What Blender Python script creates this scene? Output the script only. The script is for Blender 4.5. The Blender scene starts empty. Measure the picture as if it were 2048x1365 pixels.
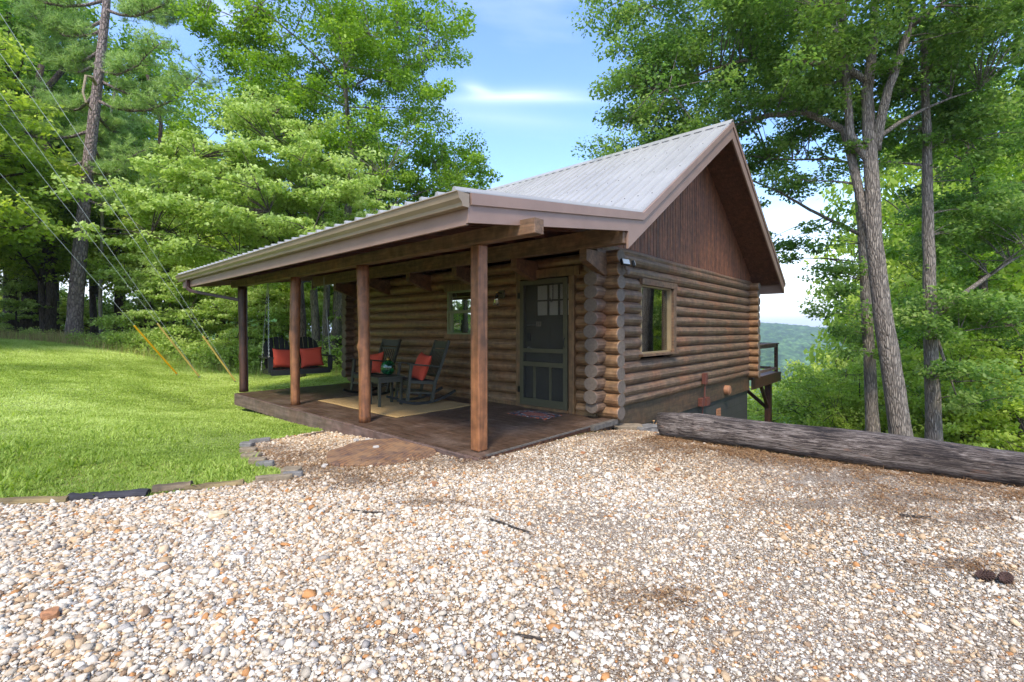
import bpy, math, random
import numpy as np
from mathutils import Vector, Matrix
random.seed(7); RNG = np.random.default_rng(7)
R = math.radians
sc = bpy.context.scene
C = sc.collection

# ------------------------------------------------------------------ camera
# the cabin's axes are the world's: porch front runs along Y, gable end along X, porch deck top is z = 0
EYE = 1.30; FPX = 931.0; CX = 1024.0; HZ = 660.5
AZ = math.atan2(1867-1024, FPX)
ca, sa = math.cos(AZ), math.sin(AZ)
cam = bpy.data.cameras.new('camera'); camo = bpy.data.objects.new('camera', cam); C.objects.link(camo)
cam.sensor_width = 36; cam.lens = FPX/2048*36; cam.shift_y = -22/2048; cam.clip_start = .05; cam.clip_end = 20000
camo.location = (0, 0, EYE); camo.rotation_euler = (R(90), 0, AZ-R(90))
sc.camera = camo

# ------------------------------------------------------------------ light
SUN_EL, SUN_AZ = 52, 238        # azimuth measured clockwise from +Y
world = bpy.data.worlds.new('World'); sc.world = world; world.use_nodes = True
nt = world.node_tree; bg = nt.nodes['Background']
sky = nt.nodes.new('ShaderNodeTexSky'); sky.sky_type = 'NISHITA'; sky.sun_disc = False
sky.sun_elevation = R(SUN_EL); sky.sun_rotation = R(SUN_AZ); sky.air_density = 1.0; sky.dust_density = .6; sky.ozone_density = 1.8
tc = nt.nodes.new('ShaderNodeTexCoord')
mp = nt.nodes.new('ShaderNodeMapping'); mp.inputs['Rotation'].default_value = (0, 0, -AZ); mp.inputs['Scale'].default_value = (1.0, 1.0, 5.5)
no = nt.nodes.new('ShaderNodeTexNoise'); no.inputs['Scale'].default_value = 1.7; no.inputs['Detail'].default_value = 6; no.inputs['Distortion'].default_value = .7
cr = nt.nodes.new('ShaderNodeValToRGB'); cr.color_ramp.elements[0].position = .50; cr.color_ramp.elements[1].position = .78
mx = nt.nodes.new('ShaderNodeMix'); mx.data_type = 'RGBA'; mx.inputs[7].default_value = (4.3, 4.45, 4.6, 1)
nt.links.new(tc.outputs['Generated'], mp.inputs[0]); nt.links.new(mp.outputs[0], no.inputs['Vector'])
nt.links.new(no.outputs[0], cr.inputs[0])
# thin high cloud, and milky air towards the horizon
sx = nt.nodes.new('ShaderNodeSeparateXYZ'); nt.links.new(tc.outputs['Generated'], sx.inputs[0])
mr = nt.nodes.new('ShaderNodeMapRange'); mr.interpolation_type = 'SMOOTHSTEP'; mr.inputs[1].default_value = 0.0; mr.inputs[2].default_value = .30; mr.inputs[3].default_value = .85; mr.inputs[4].default_value = 0
nt.links.new(sx.outputs[2], mr.inputs[0])
m2 = nt.nodes.new('ShaderNodeMath'); m2.operation = 'MULTIPLY'; m2.inputs[1].default_value = .16; nt.links.new(cr.outputs[0], m2.inputs[0])
m3 = nt.nodes.new('ShaderNodeMath'); m3.operation = 'MAXIMUM'; nt.links.new(m2.outputs[0], m3.inputs[0]); nt.links.new(mr.outputs[0], m3.inputs[1])
# one long wisp of cirrus over the cabin's ridge
vr = nt.nodes.new('ShaderNodeMapping'); vr.inputs['Rotation'].default_value = (0, 0, -AZ); nt.links.new(tc.outputs['Generated'], vr.inputs[0])
s2 = nt.nodes.new('ShaderNodeSeparateXYZ'); nt.links.new(vr.outputs[0], s2.inputs[0])
def mth(op, a, b=None):
    k = nt.nodes.new('ShaderNodeMath'); k.operation = op
    for i, q in enumerate((a, b)):
        if q is None: continue
        if isinstance(q, (int, float)): k.inputs[i].default_value = q
        else: nt.links.new(q, k.inputs[i])
    return k.outputs[0]
hd = mth('MAXIMUM', s2.outputs[0], .05); uu = mth('DIVIDE', s2.outputs[1], hd); vv = mth('DIVIDE', s2.outputs[2], hd)
wsum = None
for u0, v0, wu, wv, amp, slope_ in ((.0, .502, .115, .013, .36, -.05), (.075, .517, .03, .012, .30, .3), (-.09, .497, .11, .010, .20, .03), (.02, .455, .16, .02, .12, .08), (.66, .70, .12, .03, .3, .45)):
    du = mth('SUBTRACT', uu, u0); dv = mth('SUBTRACT', mth('SUBTRACT', vv, v0), mth('MULTIPLY', du, slope_))
    g = mth('ADD', mth('POWER', mth('ABSOLUTE', mth('DIVIDE', du, wu)), 2), mth('POWER', mth('ABSOLUTE', mth('DIVIDE', dv, wv)), 1.4))
    e = mth('MULTIPLY', mth('POWER', 2.718, mth('MULTIPLY', g, -1)), amp); wsum = e if wsum is None else mth('ADD', wsum, e)
wf = mth('GREATER_THAN', s2.outputs[0], .05); wsum = mth('MULTIPLY', wsum, mth('MULTIPLY', wf, .8))
m4 = nt.nodes.new('ShaderNodeMath'); m4.operation = 'MAXIMUM'; nt.links.new(m3.outputs[0], m4.inputs[0]); nt.links.new(wsum, m4.inputs[1]); m3 = m4
nt.links.new(m3.outputs[0], mx.inputs[0]); shs = nt.nodes.new('ShaderNodeHueSaturation'); shs.inputs['Hue'].default_value = .508; shs.inputs['Saturation'].default_value = 1.15; shs.inputs['Value'].default_value = .82; nt.links.new(sky.outputs[0], shs.inputs['Color']); nt.links.new(shs.outputs[0], mx.inputs[6])
nt.links.new(mx.outputs[2], bg.inputs[0]); bg.inputs[1].default_value = .15
sun = bpy.data.lights.new('sun', 'SUN'); sun.energy = 1.35; sun.angle = R(12); sun.color = (1, .92, .80)
suno = bpy.data.objects.new('sun', sun); C.objects.link(suno)
sd = Vector((math.sin(R(SUN_AZ))*math.cos(R(SUN_EL)), math.cos(R(SUN_AZ))*math.cos(R(SUN_EL)), math.sin(R(SUN_EL))))
suno.rotation_euler = sd.to_track_quat('Z', 'Y').to_euler(); suno.location = sd*60
vs = sc.view_settings; vs.view_transform = 'Standard'; vs.look = 'None'; vs.exposure = 1.84; vs.gamma = 1; vs.use_curve_mapping = False

# ------------------------------------------------------------------ materials
def new_mat(name):
    m = bpy.data.materials.new(name); m.use_nodes = True; n = m.node_tree.nodes; b = n['Principled BSDF']
    return m, n, m.node_tree.links, b
def rgb(c):
    if isinstance(c, str):
        c = [int(c[i:i+2], 16)/255 for i in (0, 2, 4)]
        c = [x/12.92 if x <= .04045 else ((x+.055)/1.055)**2.4 for x in c]
    return (*c[:3], 1)
def noise_node(n, l, scale, detail=5, vec=None, stretch=None, rough=.6, dist=0):
    t = n.new('ShaderNodeTexNoise'); t.inputs['Scale'].default_value = scale; t.inputs['Detail'].default_value = detail
    t.inputs['Roughness'].default_value = rough; t.inputs['Distortion'].default_value = dist
    if stretch:
        mp = n.new('ShaderNodeMapping'); mp.inputs['Scale'].default_value = stretch; l.new(vec, mp.inputs[0]); l.new(mp.outputs[0], t.inputs['Vector'])
    elif vec: l.new(vec, t.inputs['Vector'])
    return t
def ramp(n, l, src, stops):
    r = n.new('ShaderNodeValToRGB'); e = r.color_ramp.elements
    while len(e) < len(stops): e.new(.5)
    for k, (p, c) in enumerate(stops): e[k].position = p; e[k].color = rgb(c)
    l.new(src, r.inputs[0]); return r
def mixc(n, l, fac, a, b, mode='MIX'):
    m = n.new('ShaderNodeMix'); m.data_type = 'RGBA'; m.blend_type = mode
    for s, i in ((fac, 0), (a, 6), (b, 7)):
        if isinstance(s, (int, float)): m.inputs[i].default_value = s
        elif isinstance(s, (tuple, str, list)): m.inputs[i].default_value = rgb(s)
        else: l.new(s, m.inputs[i])
    return m.outputs[2]
def bump(n, l, b, h, strength, dist):
    k = n.new('ShaderNodeBump'); k.inputs['Strength'].default_value = strength; k.inputs['Distance'].default_value = dist
    l.new(h, k.inputs['Height']); l.new(k.outputs[0], b.inputs['Normal'])
def wood(name, base, dark, patch=None, axis=0, rough=.6, scale=6, bmp=.35, patchamt=.5, bigst=None):
    """stained timber: grain stretched along one axis, blotchy stain"""
    m, n, l, b = new_mat(name)
    co = n.new('ShaderNodeTexCoord').outputs['Object']
    st = [14, 14, 14]; st[axis] = .8
    g = noise_node(n, l, scale*.5, 6, co, st, .65, .4)
    c1 = ramp(n, l, g.outputs[0], [(.3, dark), (.62, base)])
    col = c1.outputs[0]
    big = noise_node(n, l, 1.6, 5, co, bigst, .6)
    if patch:
        r = ramp(n, l, big.outputs[0], [(.48, (0, 0, 0)), (.66, (patchamt,)*3)])
        col = mixc(n, l, r.outputs[0], col, patch)
    w = noise_node(n, l, 9, 4, co)
    r2 = ramp(n, l, w.outputs[0], [(.35, (.62,)*3), (.7, (1.15,)*3)])
    col = mixc(n, l, 1.0, col, r2.outputs[0], 'MULTIPLY')
    l.new(col, b.inputs['Base Color']); b.inputs['Roughness'].default_value = rough
    bump(n, l, b, g.outputs[0], bmp, .01)
    return m
def plain(name, col, rough=.5, metal=0, var=.12, scale=8, bmp=0, spec=.5):
    m, n, l, b = new_mat(name)
    co = n.new('ShaderNodeTexCoord').outputs['Object']
    t = noise_node(n, l, scale, 5, co)
    r = ramp(n, l, t.outputs[0], [(.3, (1-var,)*3), (.7, (1+var,)*3)])
    l.new(mixc(n, l, 1.0, col, r.outputs[0], 'MULTIPLY'), b.inputs['Base Color'])
    b.inputs['Roughness'].default_value = rough; b.inputs['Metallic'].default_value = metal
    b.inputs['Specular IOR Level'].default_value = spec
    if bmp: bump(n, l, b, t.outputs[0], bmp, .01)
    return m
def attr_mat(name, attr='rgb', rough=.8, bmpscale=60, bmp=.3, transl=0, stops=None, spec=.4, var=0):
    m, n, l, b = new_mat(name)
    a = n.new('ShaderNodeAttribute'); a.attribute_name = attr
    col = a.outputs['Color'] if stops is None else ramp(n, l, a.outputs['Fac'], stops).outputs[0]
    co = n.new('ShaderNodeTexCoord').outputs['Object']
    if bmp:
        t = noise_node(n, l, bmpscale, 3, co)
        if var:
            r = ramp(n, l, t.outputs[0], [(.3, (1-var,)*3), (.7, (1+var,)*3)]); col = mixc(n, l, 1.0, col, r.outputs[0], 'MULTIPLY')
        bump(n, l, b, t.outputs[0], bmp, .01)
    l.new(col, b.inputs['Base Color']); b.inputs['Roughness'].default_value = rough; b.inputs['Specular IOR Level'].default_value = spec
    if transl:
        tr = n.new('ShaderNodeBsdfTranslucent'); ms = n.new('ShaderNodeMixShader'); ms.inputs[0].default_value = transl
        hs = n.new('ShaderNodeHueSaturation'); hs.inputs['Value'].default_value = 1.5; hs.inputs['Saturation'].default_value = 1.1; l.new(col, hs.inputs['Color'])
        l.new(hs.outputs[0], tr.inputs[0]); l.new(b.outputs[0], ms.inputs[1]); l.new(tr.outputs[0], ms.inputs[2])
        l.new(ms.outputs[0], n['Material Output'].inputs[0])
    return m
M = {}
M['log_y'] = wood('stained log along y', '947553', '5c4633', '99633c', 1, .42, 5, .45, .35)
M['log_x'] = wood('stained log along x', '826a54', '4e3b2f', '98603e', 0, .5, 5, .45, .4)
M['logend'] = plain('stained log end', '665a4e', .75, 0, .25, 30, .5)
M['siding'] = wood('red brown siding', '965e40', '472f22', '35271f', 2, .6, 9, .6, .75, (5, 5, .35))
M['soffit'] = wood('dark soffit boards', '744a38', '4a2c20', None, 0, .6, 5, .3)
M['beam'] = wood('brown beam', '7f6147', '50402f', '8e5c3a', 1, .6, 4, .4, .4)
M['rafter'] = wood('red brown rafter', '6e4030', '482c22', None, 0, .6, 4, .3)
M['trim'] = wood('brown trim', '80643f', '56432c', '8c5a38', 2, .6, 4, .35, .4)
M['post'] = wood('post stain', '98643f', '5e3c2a', 'a66e46', 2, .45, 3.2, .5, .5)
M['darkpost'] = wood('dark post stain', '553526', '2c1e19', None, 2, .5, 4, .5)
M['deck'] = wood('dark wet deck board', '665040', '3a2c22', '806c5e', 1, .38, 4, .4, .6)
M['skirt'] = wood('weathered skirt board', '7d675d', '55443c', '6a4a3a', 1, .6, 4, .4, .5)
M['fascia'] = plain('mauve brown fascia metal', '8d7364', .45, 0, .10, 3)
M['gutter'] = plain('brown gutter metal', '8f7d66', .38, 0, .12, 3)
M['downspout'] = plain('dark brown downspout', '381f19', .4, 0, .1, 6)
M['green'] = plain('dark green paint', '524e3a', .65, 0, .12, 10, 0, .15)
M['doorgreen'] = plain('entry door green', '504c39', .7, 0, .1, 6, 0, .15)
M['black'] = plain('black painted wood', '171a16', .4, 0, .2, 20)
M['chairgreen'] = plain('dark green chair paint', '363629', .5, 0, .15, 20)
M['blackmetal'] = plain('black metal', '101010', .4, .3, .1, 10)
M['steel'] = plain('galvanised steel', '9a9a98', .35, .9, .1, 20)
M['brass'] = plain('brass', 'b08a4a', .3, 1, .1, 20)
M['orange'] = plain('rust orange cloth', 'b8432a', .85, 0, .12, 90, .4)
M['seatcord'] = plain('dark woven seat', '241c18', .8, 0, .5, 120, .6)
M['white'] = plain('white plastic', 'd8d8d2', .4, 0, .03)
M['framegreen'] = plain('olive window frame', '6f7350', .5, 0, .05)
M['curtain'] = plain('pale curtain', 'b9b4a8', .8, 0, .1, 12)
M['block'] = None
M['stone'] = plain('flat field stone', '83745e', .9, 0, .3, 14, .8)
M['greystone'] = plain('grey field stone', '74706a', .9, 0, .3, 14, .8)
M['brown_box'] = plain('brown painted box', '5e3428', .6, 0, .15, 20)
M['tanbox'] = plain('tan vent hood', '9a6c4e', .5, 0, .15, 20)
M['yellow'] = plain('yellow guard', 'f0b010', .4, 0, .1, 6)
M['paleyellow'] = plain('faded yellow guard', 'd0b05c', .6, 0, .2, 6)
M['wirem'] = plain('pale galvanised strand', 'b4b6b4', .6, 0, .05)
M['interior'] = plain('dim interior', '2a241e', .9)

def metal_roof():
    m, n, l, b = new_mat('galvalume roofing')
    co = n.new('ShaderNodeTexCoord').outputs['Object']
    t = noise_node(n, l, 1.2, 6, co, (1, 1, 1)); t2 = noise_node(n, l, 60, 3, co)
    r = ramp(n, l, t.outputs[0], [(.3, '9a9894'), (.7, 'aaa8a4')])
    l.new(r.outputs[0], b.inputs['Base Color']); b.inputs['Metallic'].default_value = .1; b.inputs['Roughness'].default_value = .5
    bump(n, l, b, t2.outputs[0], .05, .003); return m
M['metal'] = metal_roof()
def block_mat():
    m, n, l, b = new_mat('painted block wall')
    co = n.new('ShaderNodeTexCoord').outputs['Object']
    sp = n.new('ShaderNodeSeparateXYZ'); cb = n.new('ShaderNodeCombineXYZ'); l.new(co, sp.inputs[0]); l.new(sp.outputs[0], cb.inputs[0]); l.new(sp.outputs[2], cb.inputs[1])
    t = n.new('ShaderNodeTexBrick'); t.inputs['Scale'].default_value = 1; t.inputs['Brick Width'].default_value = .4; t.inputs['Row Height'].default_value = .2
    t.inputs['Mortar Size'].default_value = .006; t.inputs['Color1'].default_value = rgb('3d3c38'); t.inputs['Color2'].default_value = rgb('363530'); t.inputs['Mortar'].default_value = rgb('272622')
    l.new(cb.outputs[0], t.inputs['Vector']); l.new(t.outputs[0], b.inputs['Base Color']); b.inputs['Roughness'].default_value = .6
    k = noise_node(n, l, 40, 3, co); bump(n, l, b, k.outputs[0], .3, .005); return m
M['block'] = block_mat()
def bark(name, base, dark, light, sc_=5, st=(1, 1, .22), bmp=1.0):
    m, n, l, b = new_mat(name)
    co = n.new('ShaderNodeTexCoord').outputs['Object']
    g = noise_node(n, l, sc_*2.2, 7, co, st, .7, .5); v = n.new('ShaderNodeTexVoronoi'); v.inputs['Scale'].default_value = sc_*2.6
    mp = n.new('ShaderNodeMapping'); mp.inputs['Scale'].default_value = st; l.new(co, mp.inputs[0]); l.new(mp.outputs[0], v.inputs['Vector'])
    v.feature = 'DISTANCE_TO_EDGE'
    rv = ramp(n, l, v.outputs[0], [(0, (0.1, .1, .1)), (.22, (1, 1, 1))])
    c = ramp(n, l, g.outputs[0], [(.28, dark), (.5, base), (.72, light)]).outputs[0]
    c = mixc(n, l, .55, c, rv.outputs[0], 'MULTIPLY')
    l.new(c, b.inputs['Base Color']); b.inputs['Roughness'].default_value = .9
    ad = n.new('ShaderNodeMath'); l.new(g.outputs[0], ad.inputs[0]); l.new(rv.outputs[0], ad.inputs[1])
    bump(n, l, b, ad.outputs[0], bmp, .03); return m
M['oakbark'] = bark('grey oak bark', '94887a', '5c5046', 'b3a898', 11, (1, 1, .16), .9)
M['pinebark'] = bark('pine bark', '93817a', '5c4b44', 'b5a59d', 5, (1, 1, .4))
M['darkbark'] = bark('dark bark', '5e5246', '332b24', '7a6d5e', 9, (1, 1, .2))
M['deadwood'] = bark('weathered grey deadwood', '6b6059', '2a2320', '9d9289', 4, (1, 1, 1), .9)
def dead_log_mat():
    m, n, l, b = new_mat('charred weathered log')
    co = n.new('ShaderNodeTexCoord').outputs['Object']
    g = noise_node(n, l, 9, 10, co, (.5, 6, 6), .78, 1.2)
    big = noise_node(n, l, 1.5, 5, co, (1, 2.5, 2.5))
    c = ramp(n, l, g.outputs[0], [(.41, '1b1615'), (.47, '4a3e36'), (.55, '80746a'), (.70, 'b8ada1')]).outputs[0]
    rb = ramp(n, l, big.outputs[0], [(.38, (.38, .35, .33)), (.52, (1, 1, 1))]).outputs[0]
    c = mixc(n, l, 1, c, rb, 'MULTIPLY')
    br = noise_node(n, l, 3.3, 4, co, (1, 3, 3)); c = mixc(n, l, ramp(n, l, br.outputs[0], [(.62, (0, 0, 0)), (.72, (.6,)*3)]).outputs[0], c, '8a5c40')
    l.new(c, b.inputs['Base Color']); b.inputs['Roughness'].default_value = .85
    bump(n, l, b, g.outputs[0], .9, .03); return m
M['deadlog'] = dead_log_mat()
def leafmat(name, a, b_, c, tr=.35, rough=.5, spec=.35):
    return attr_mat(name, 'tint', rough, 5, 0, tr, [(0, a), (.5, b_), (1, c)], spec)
M['maple'] = leafmat('maple leaves', '4c6c1e', '7c9c36', 'b0c857', .46)
M['dogwood'] = leafmat('dogwood leaves', '78923e', 'a8bc62', 'd0dc96', .44, .5)
M['oak'] = leafmat('oak leaves', '4c6a30', '749244', 'a8ba68', .54)
M['bright'] = leafmat('woodland leaves toned sunlit', '748c34', 'a2b64c', 'ced874', .52)  # paler leaf tones stand in for sunlight on the lower crowns
M['wood_leaf'] = leafmat('woodland leaves', '547830', '7e9e44', 'b0c464', .50)
M['needle'] = leafmat('pine needles', '74904a', '9ab464', 'c4d48c', .42, .5)
M['shrub'] = leafmat('shrub leaves', '748f40', 'a4b95c', 'ccd884', .46)
M['blade'] = leafmat('grass blades', '7c9438', 'aec05c', 'd4de90', .42, .6)
M['drygrass'] = leafmat('dry grass', '8a7a4c', 'b09c68', 'c8b886', .3, .8)
M['litterm'] = leafmat('dry pine litter', '5c4028', '86623e', 'ac8c64', .1, .9)
M['pebble'] = attr_mat('crushed stone', 'rgb', .8, 90, .5, 0, None, .3, .14)
def soil(name, stops, scale, vscale=None, bmp=.6):
    m, n, l, b = new_mat(name)
    co = n.new('ShaderNodeTexCoord').outputs['Object']
    g = noise_node(n, l, scale, 8, co, None, .7); c = ramp(n, l, g.outputs[0], stops).outputs[0]; h = g.outputs[0]
    if vscale:
        v = n.new('ShaderNodeTexVoronoi'); v.inputs['Scale'].default_value = vscale; l.new(co, v.inputs['Vector'])
        hs = ramp(n, l, n_sep(n, l, v.outputs['Color']), [(0, '6a5240'), (.3, 'a08a70'), (.6, 'b8aa94'), (1, 'd2c8ba')]).outputs[0]
        c = mixc(n, l, .75, c, hs)
        rr = ramp(n, l, v.outputs['Distance'], [(0, (1, 1, 1)), (.6, (.35,)*3)]); c = mixc(n, l, .5, c, rr.outputs[0], 'MULTIPLY'); h = rr.outputs[0]
    l.new(c, b.inputs['Base Color']); b.inputs['Roughness'].default_value = .95; b.inputs['Specular IOR Level'].default_value = .2
    bump(n, l, b, h, bmp, .02); return m
def n_sep(n, l, c):
    s = n.new('ShaderNodeSeparateColor'); l.new(c, s.inputs[0]); return s.outputs[0]
M['gravel'] = soil('fine gravel bed', [(.3, '8f765a'), (.7, 'b09a80')], 9, 120, .8)
M['lawnsoil'] = soil('lawn ground', [(.3, '66763a'), (.7, '8c9c52')], 3)
M['forestsoil'] = soil('forest floor', [(.3, '3d3a1c'), (.6, '5f5c30'), (.8, '7a6f48')], 5)
def jute():
    m, n, l, b = new_mat('woven jute')
    co = n.new('ShaderNodeTexCoord').outputs['Object']
    w = n.new('ShaderNodeTexWave'); w.inputs['Scale'].default_value = 22; w.inputs['Distortion'].default_value = 1.5; l.new(co, w.inputs['Vector'])
    t = noise_node(n, l, 90, 4, co)
    c = ramp(n, l, t.outputs[0], [(.3, '8e6f44'), (.7, 'c9a76c')]).outputs[0]
    c = mixc(n, l, .25, c, ramp(n, l, w.outputs[0], [(0, (.4,)*3), (1, (1,)*3)]).outputs[0], 'MULTIPLY')
    l.new(c, b.inputs['Base Color']); b.inputs['Roughness'].default_value = .95; bump(n, l, b, w.outputs[0], .5, .01); return m
M['jute'] = jute()
def patterned():
    m, n, l, b = new_mat('patterned mat')
    co = n.new('ShaderNodeTexCoord').outputs['Object']
    v = n.new('ShaderNodeTexVoronoi'); v.inputs['Scale'].default_value = 32; l.new(co, v.inputs['Vector'])
    c = ramp(n, l, n_sep(n, l, v.outputs['Color']), [(.0, '35302f'), (.3, '8c8078'), (.55, '3f4650'), (.75, 'a9542f'), (.95, 'b7aea0')])
    c.color_ramp.interpolation = 'CONSTANT'
    g = n.new('ShaderNodeTexGradient'); g.gradient_type = 'SPHERICAL'; mp = n.new('ShaderNodeMapping'); mp.inputs['Scale'].default_value = (7, 4, 1); l.new(co, mp.inputs[0]); l.new(mp.outputs[0], g.inputs[0])
    f = ramp(n, l, g.outputs[0], [(.02, (0, 0, 0)), (.2, (.7,)*3)])
    l.new(mixc(n, l, f.outputs[0], c.outputs[0], 'b06042'), b.inputs['Base Color']); b.inputs['Roughness'].default_value = .9; return m
M['mat'] = patterned()
def glass(name, tint=(.9, .95, .95), mixf=.35, rough=.02):
    m, n, l, b = new_mat(name)
    gl = n.new('ShaderNodeBsdfGlossy'); gl.inputs['Roughness'].default_value = rough; gl.inputs[0].default_value = (*tint, 1)
    tr = n.new('ShaderNodeBsdfTransparent'); tr.inputs[0].default_value = (*[t*.85 for t in tint], 1)
    fr = n.new('ShaderNodeFresnel'); fr.inputs[0].default_value = 1.5
    ad = n.new('ShaderNodeMath'); ad.operation = 'ADD'; ad.inputs[1].default_value = mixf; l.new(fr.outputs[0], ad.inputs[0]); ad.use_clamp = True
    ms = n.new('ShaderNodeMixShader'); l.new(ad.outputs[0], ms.inputs[0]); l.new(tr.outputs[0], ms.inputs[1]); l.new(gl.outputs[0], ms.inputs[2])
    l.new(ms.outputs[0], n['Material Output'].inputs[0]); return m
M['glass'] = glass('window glass', mixf=.16)
M['shadeglass'] = glass('seeded shade glass', (1, .98, .85), .12, .1)
def screenmat():
    m, n, l, b = new_mat('insect screen')
    b.inputs['Base Color'].default_value = rgb('3a3834'); b.inputs['Roughness'].default_value = .7
    tr = n.new('ShaderNodeBsdfTransparent'); ms = n.new('ShaderNodeMixShader'); ms.inputs[0].default_value = .30
    l.new(tr.outputs[0], ms.inputs[1]); l.new(b.outputs[0], ms.inputs[2]); l.new(ms.outputs[0], n['Material Output'].inputs[0]); return m
M['screen'] = screenmat()
def ballglass():
    m, n, l, b = new_mat('glossy green glass')
    co = n.new('ShaderNodeTexCoord').outputs['Object']
    t = noise_node(n, l, 14, 4, co); c = ramp(n, l, t.outputs[0], [(.4, '06281c'), (.65, '1c5a2a')])
    l.new(c.outputs[0], b.inputs['Base Color']); b.inputs['Roughness'].default_value = .06; b.inputs['Coat Weight'].default_value = .6; return m
M['ball'] = ballglass()
def slabmat():
    m, n, l, b = new_mat('stamped slab')
    co = n.new('ShaderNodeTexCoord').outputs['Object']
    t = n.new('ShaderNodeTexBrick'); t.inputs['Scale'].default_value = 1; t.inputs['Brick Width'].default_value = .11; t.inputs['Row Height'].default_value = .05
    t.inputs['Mortar Size'].default_value = .006; t.inputs['Color1'].default_value = rgb('8a6240'); t.inputs['Color2'].default_value = rgb('604a40'); t.inputs['Mortar'].default_value = rgb('4a3a30')
    l.new(co, t.inputs['Vector']); g = noise_node(n, l, 5, 6, co)
    l.new(mixc(n, l, ramp(n, l, g.outputs[0], [(.4, (0, 0, 0)), (.65, (.8,)*3)]).outputs[0], t.outputs[0], '96734f'), b.inputs['Base Color'])
    b.inputs['Roughness'].default_value = .9; bump(n, l, b, t.outputs['Fac'], -.4, .01); return m
M['slab'] = slabmat()
def hillmat():
    m, n, l, b = new_mat('wooded hillside')
    co = n.new('ShaderNodeTexCoord').outputs['Object']
    t = noise_node(n, l, .06, 8, co, None, .7); v = n.new('ShaderNodeTexVoronoi'); v.inputs['Scale'].default_value = .1; l.new(co, v.inputs['Vector'])
    c = ramp(n, l, t.outputs[0], [(.38, '1e3a18'), (.52, '466a30'), (.64, '7a9c50')]).outputs[0]
    c = mixc(n, l, .6, c, ramp(n, l, v.outputs['Distance'], [(.1, (1.15,)*3), (.7, (.45,)*3)]).outputs[0], 'MULTIPLY')
    l.new(c, b.inputs['Base Color']); b.inputs['Roughness'].default_value = 1; b.inputs['Specular IOR Level'].default_value = .05
    return m
M['hill'] = hillmat()

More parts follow.
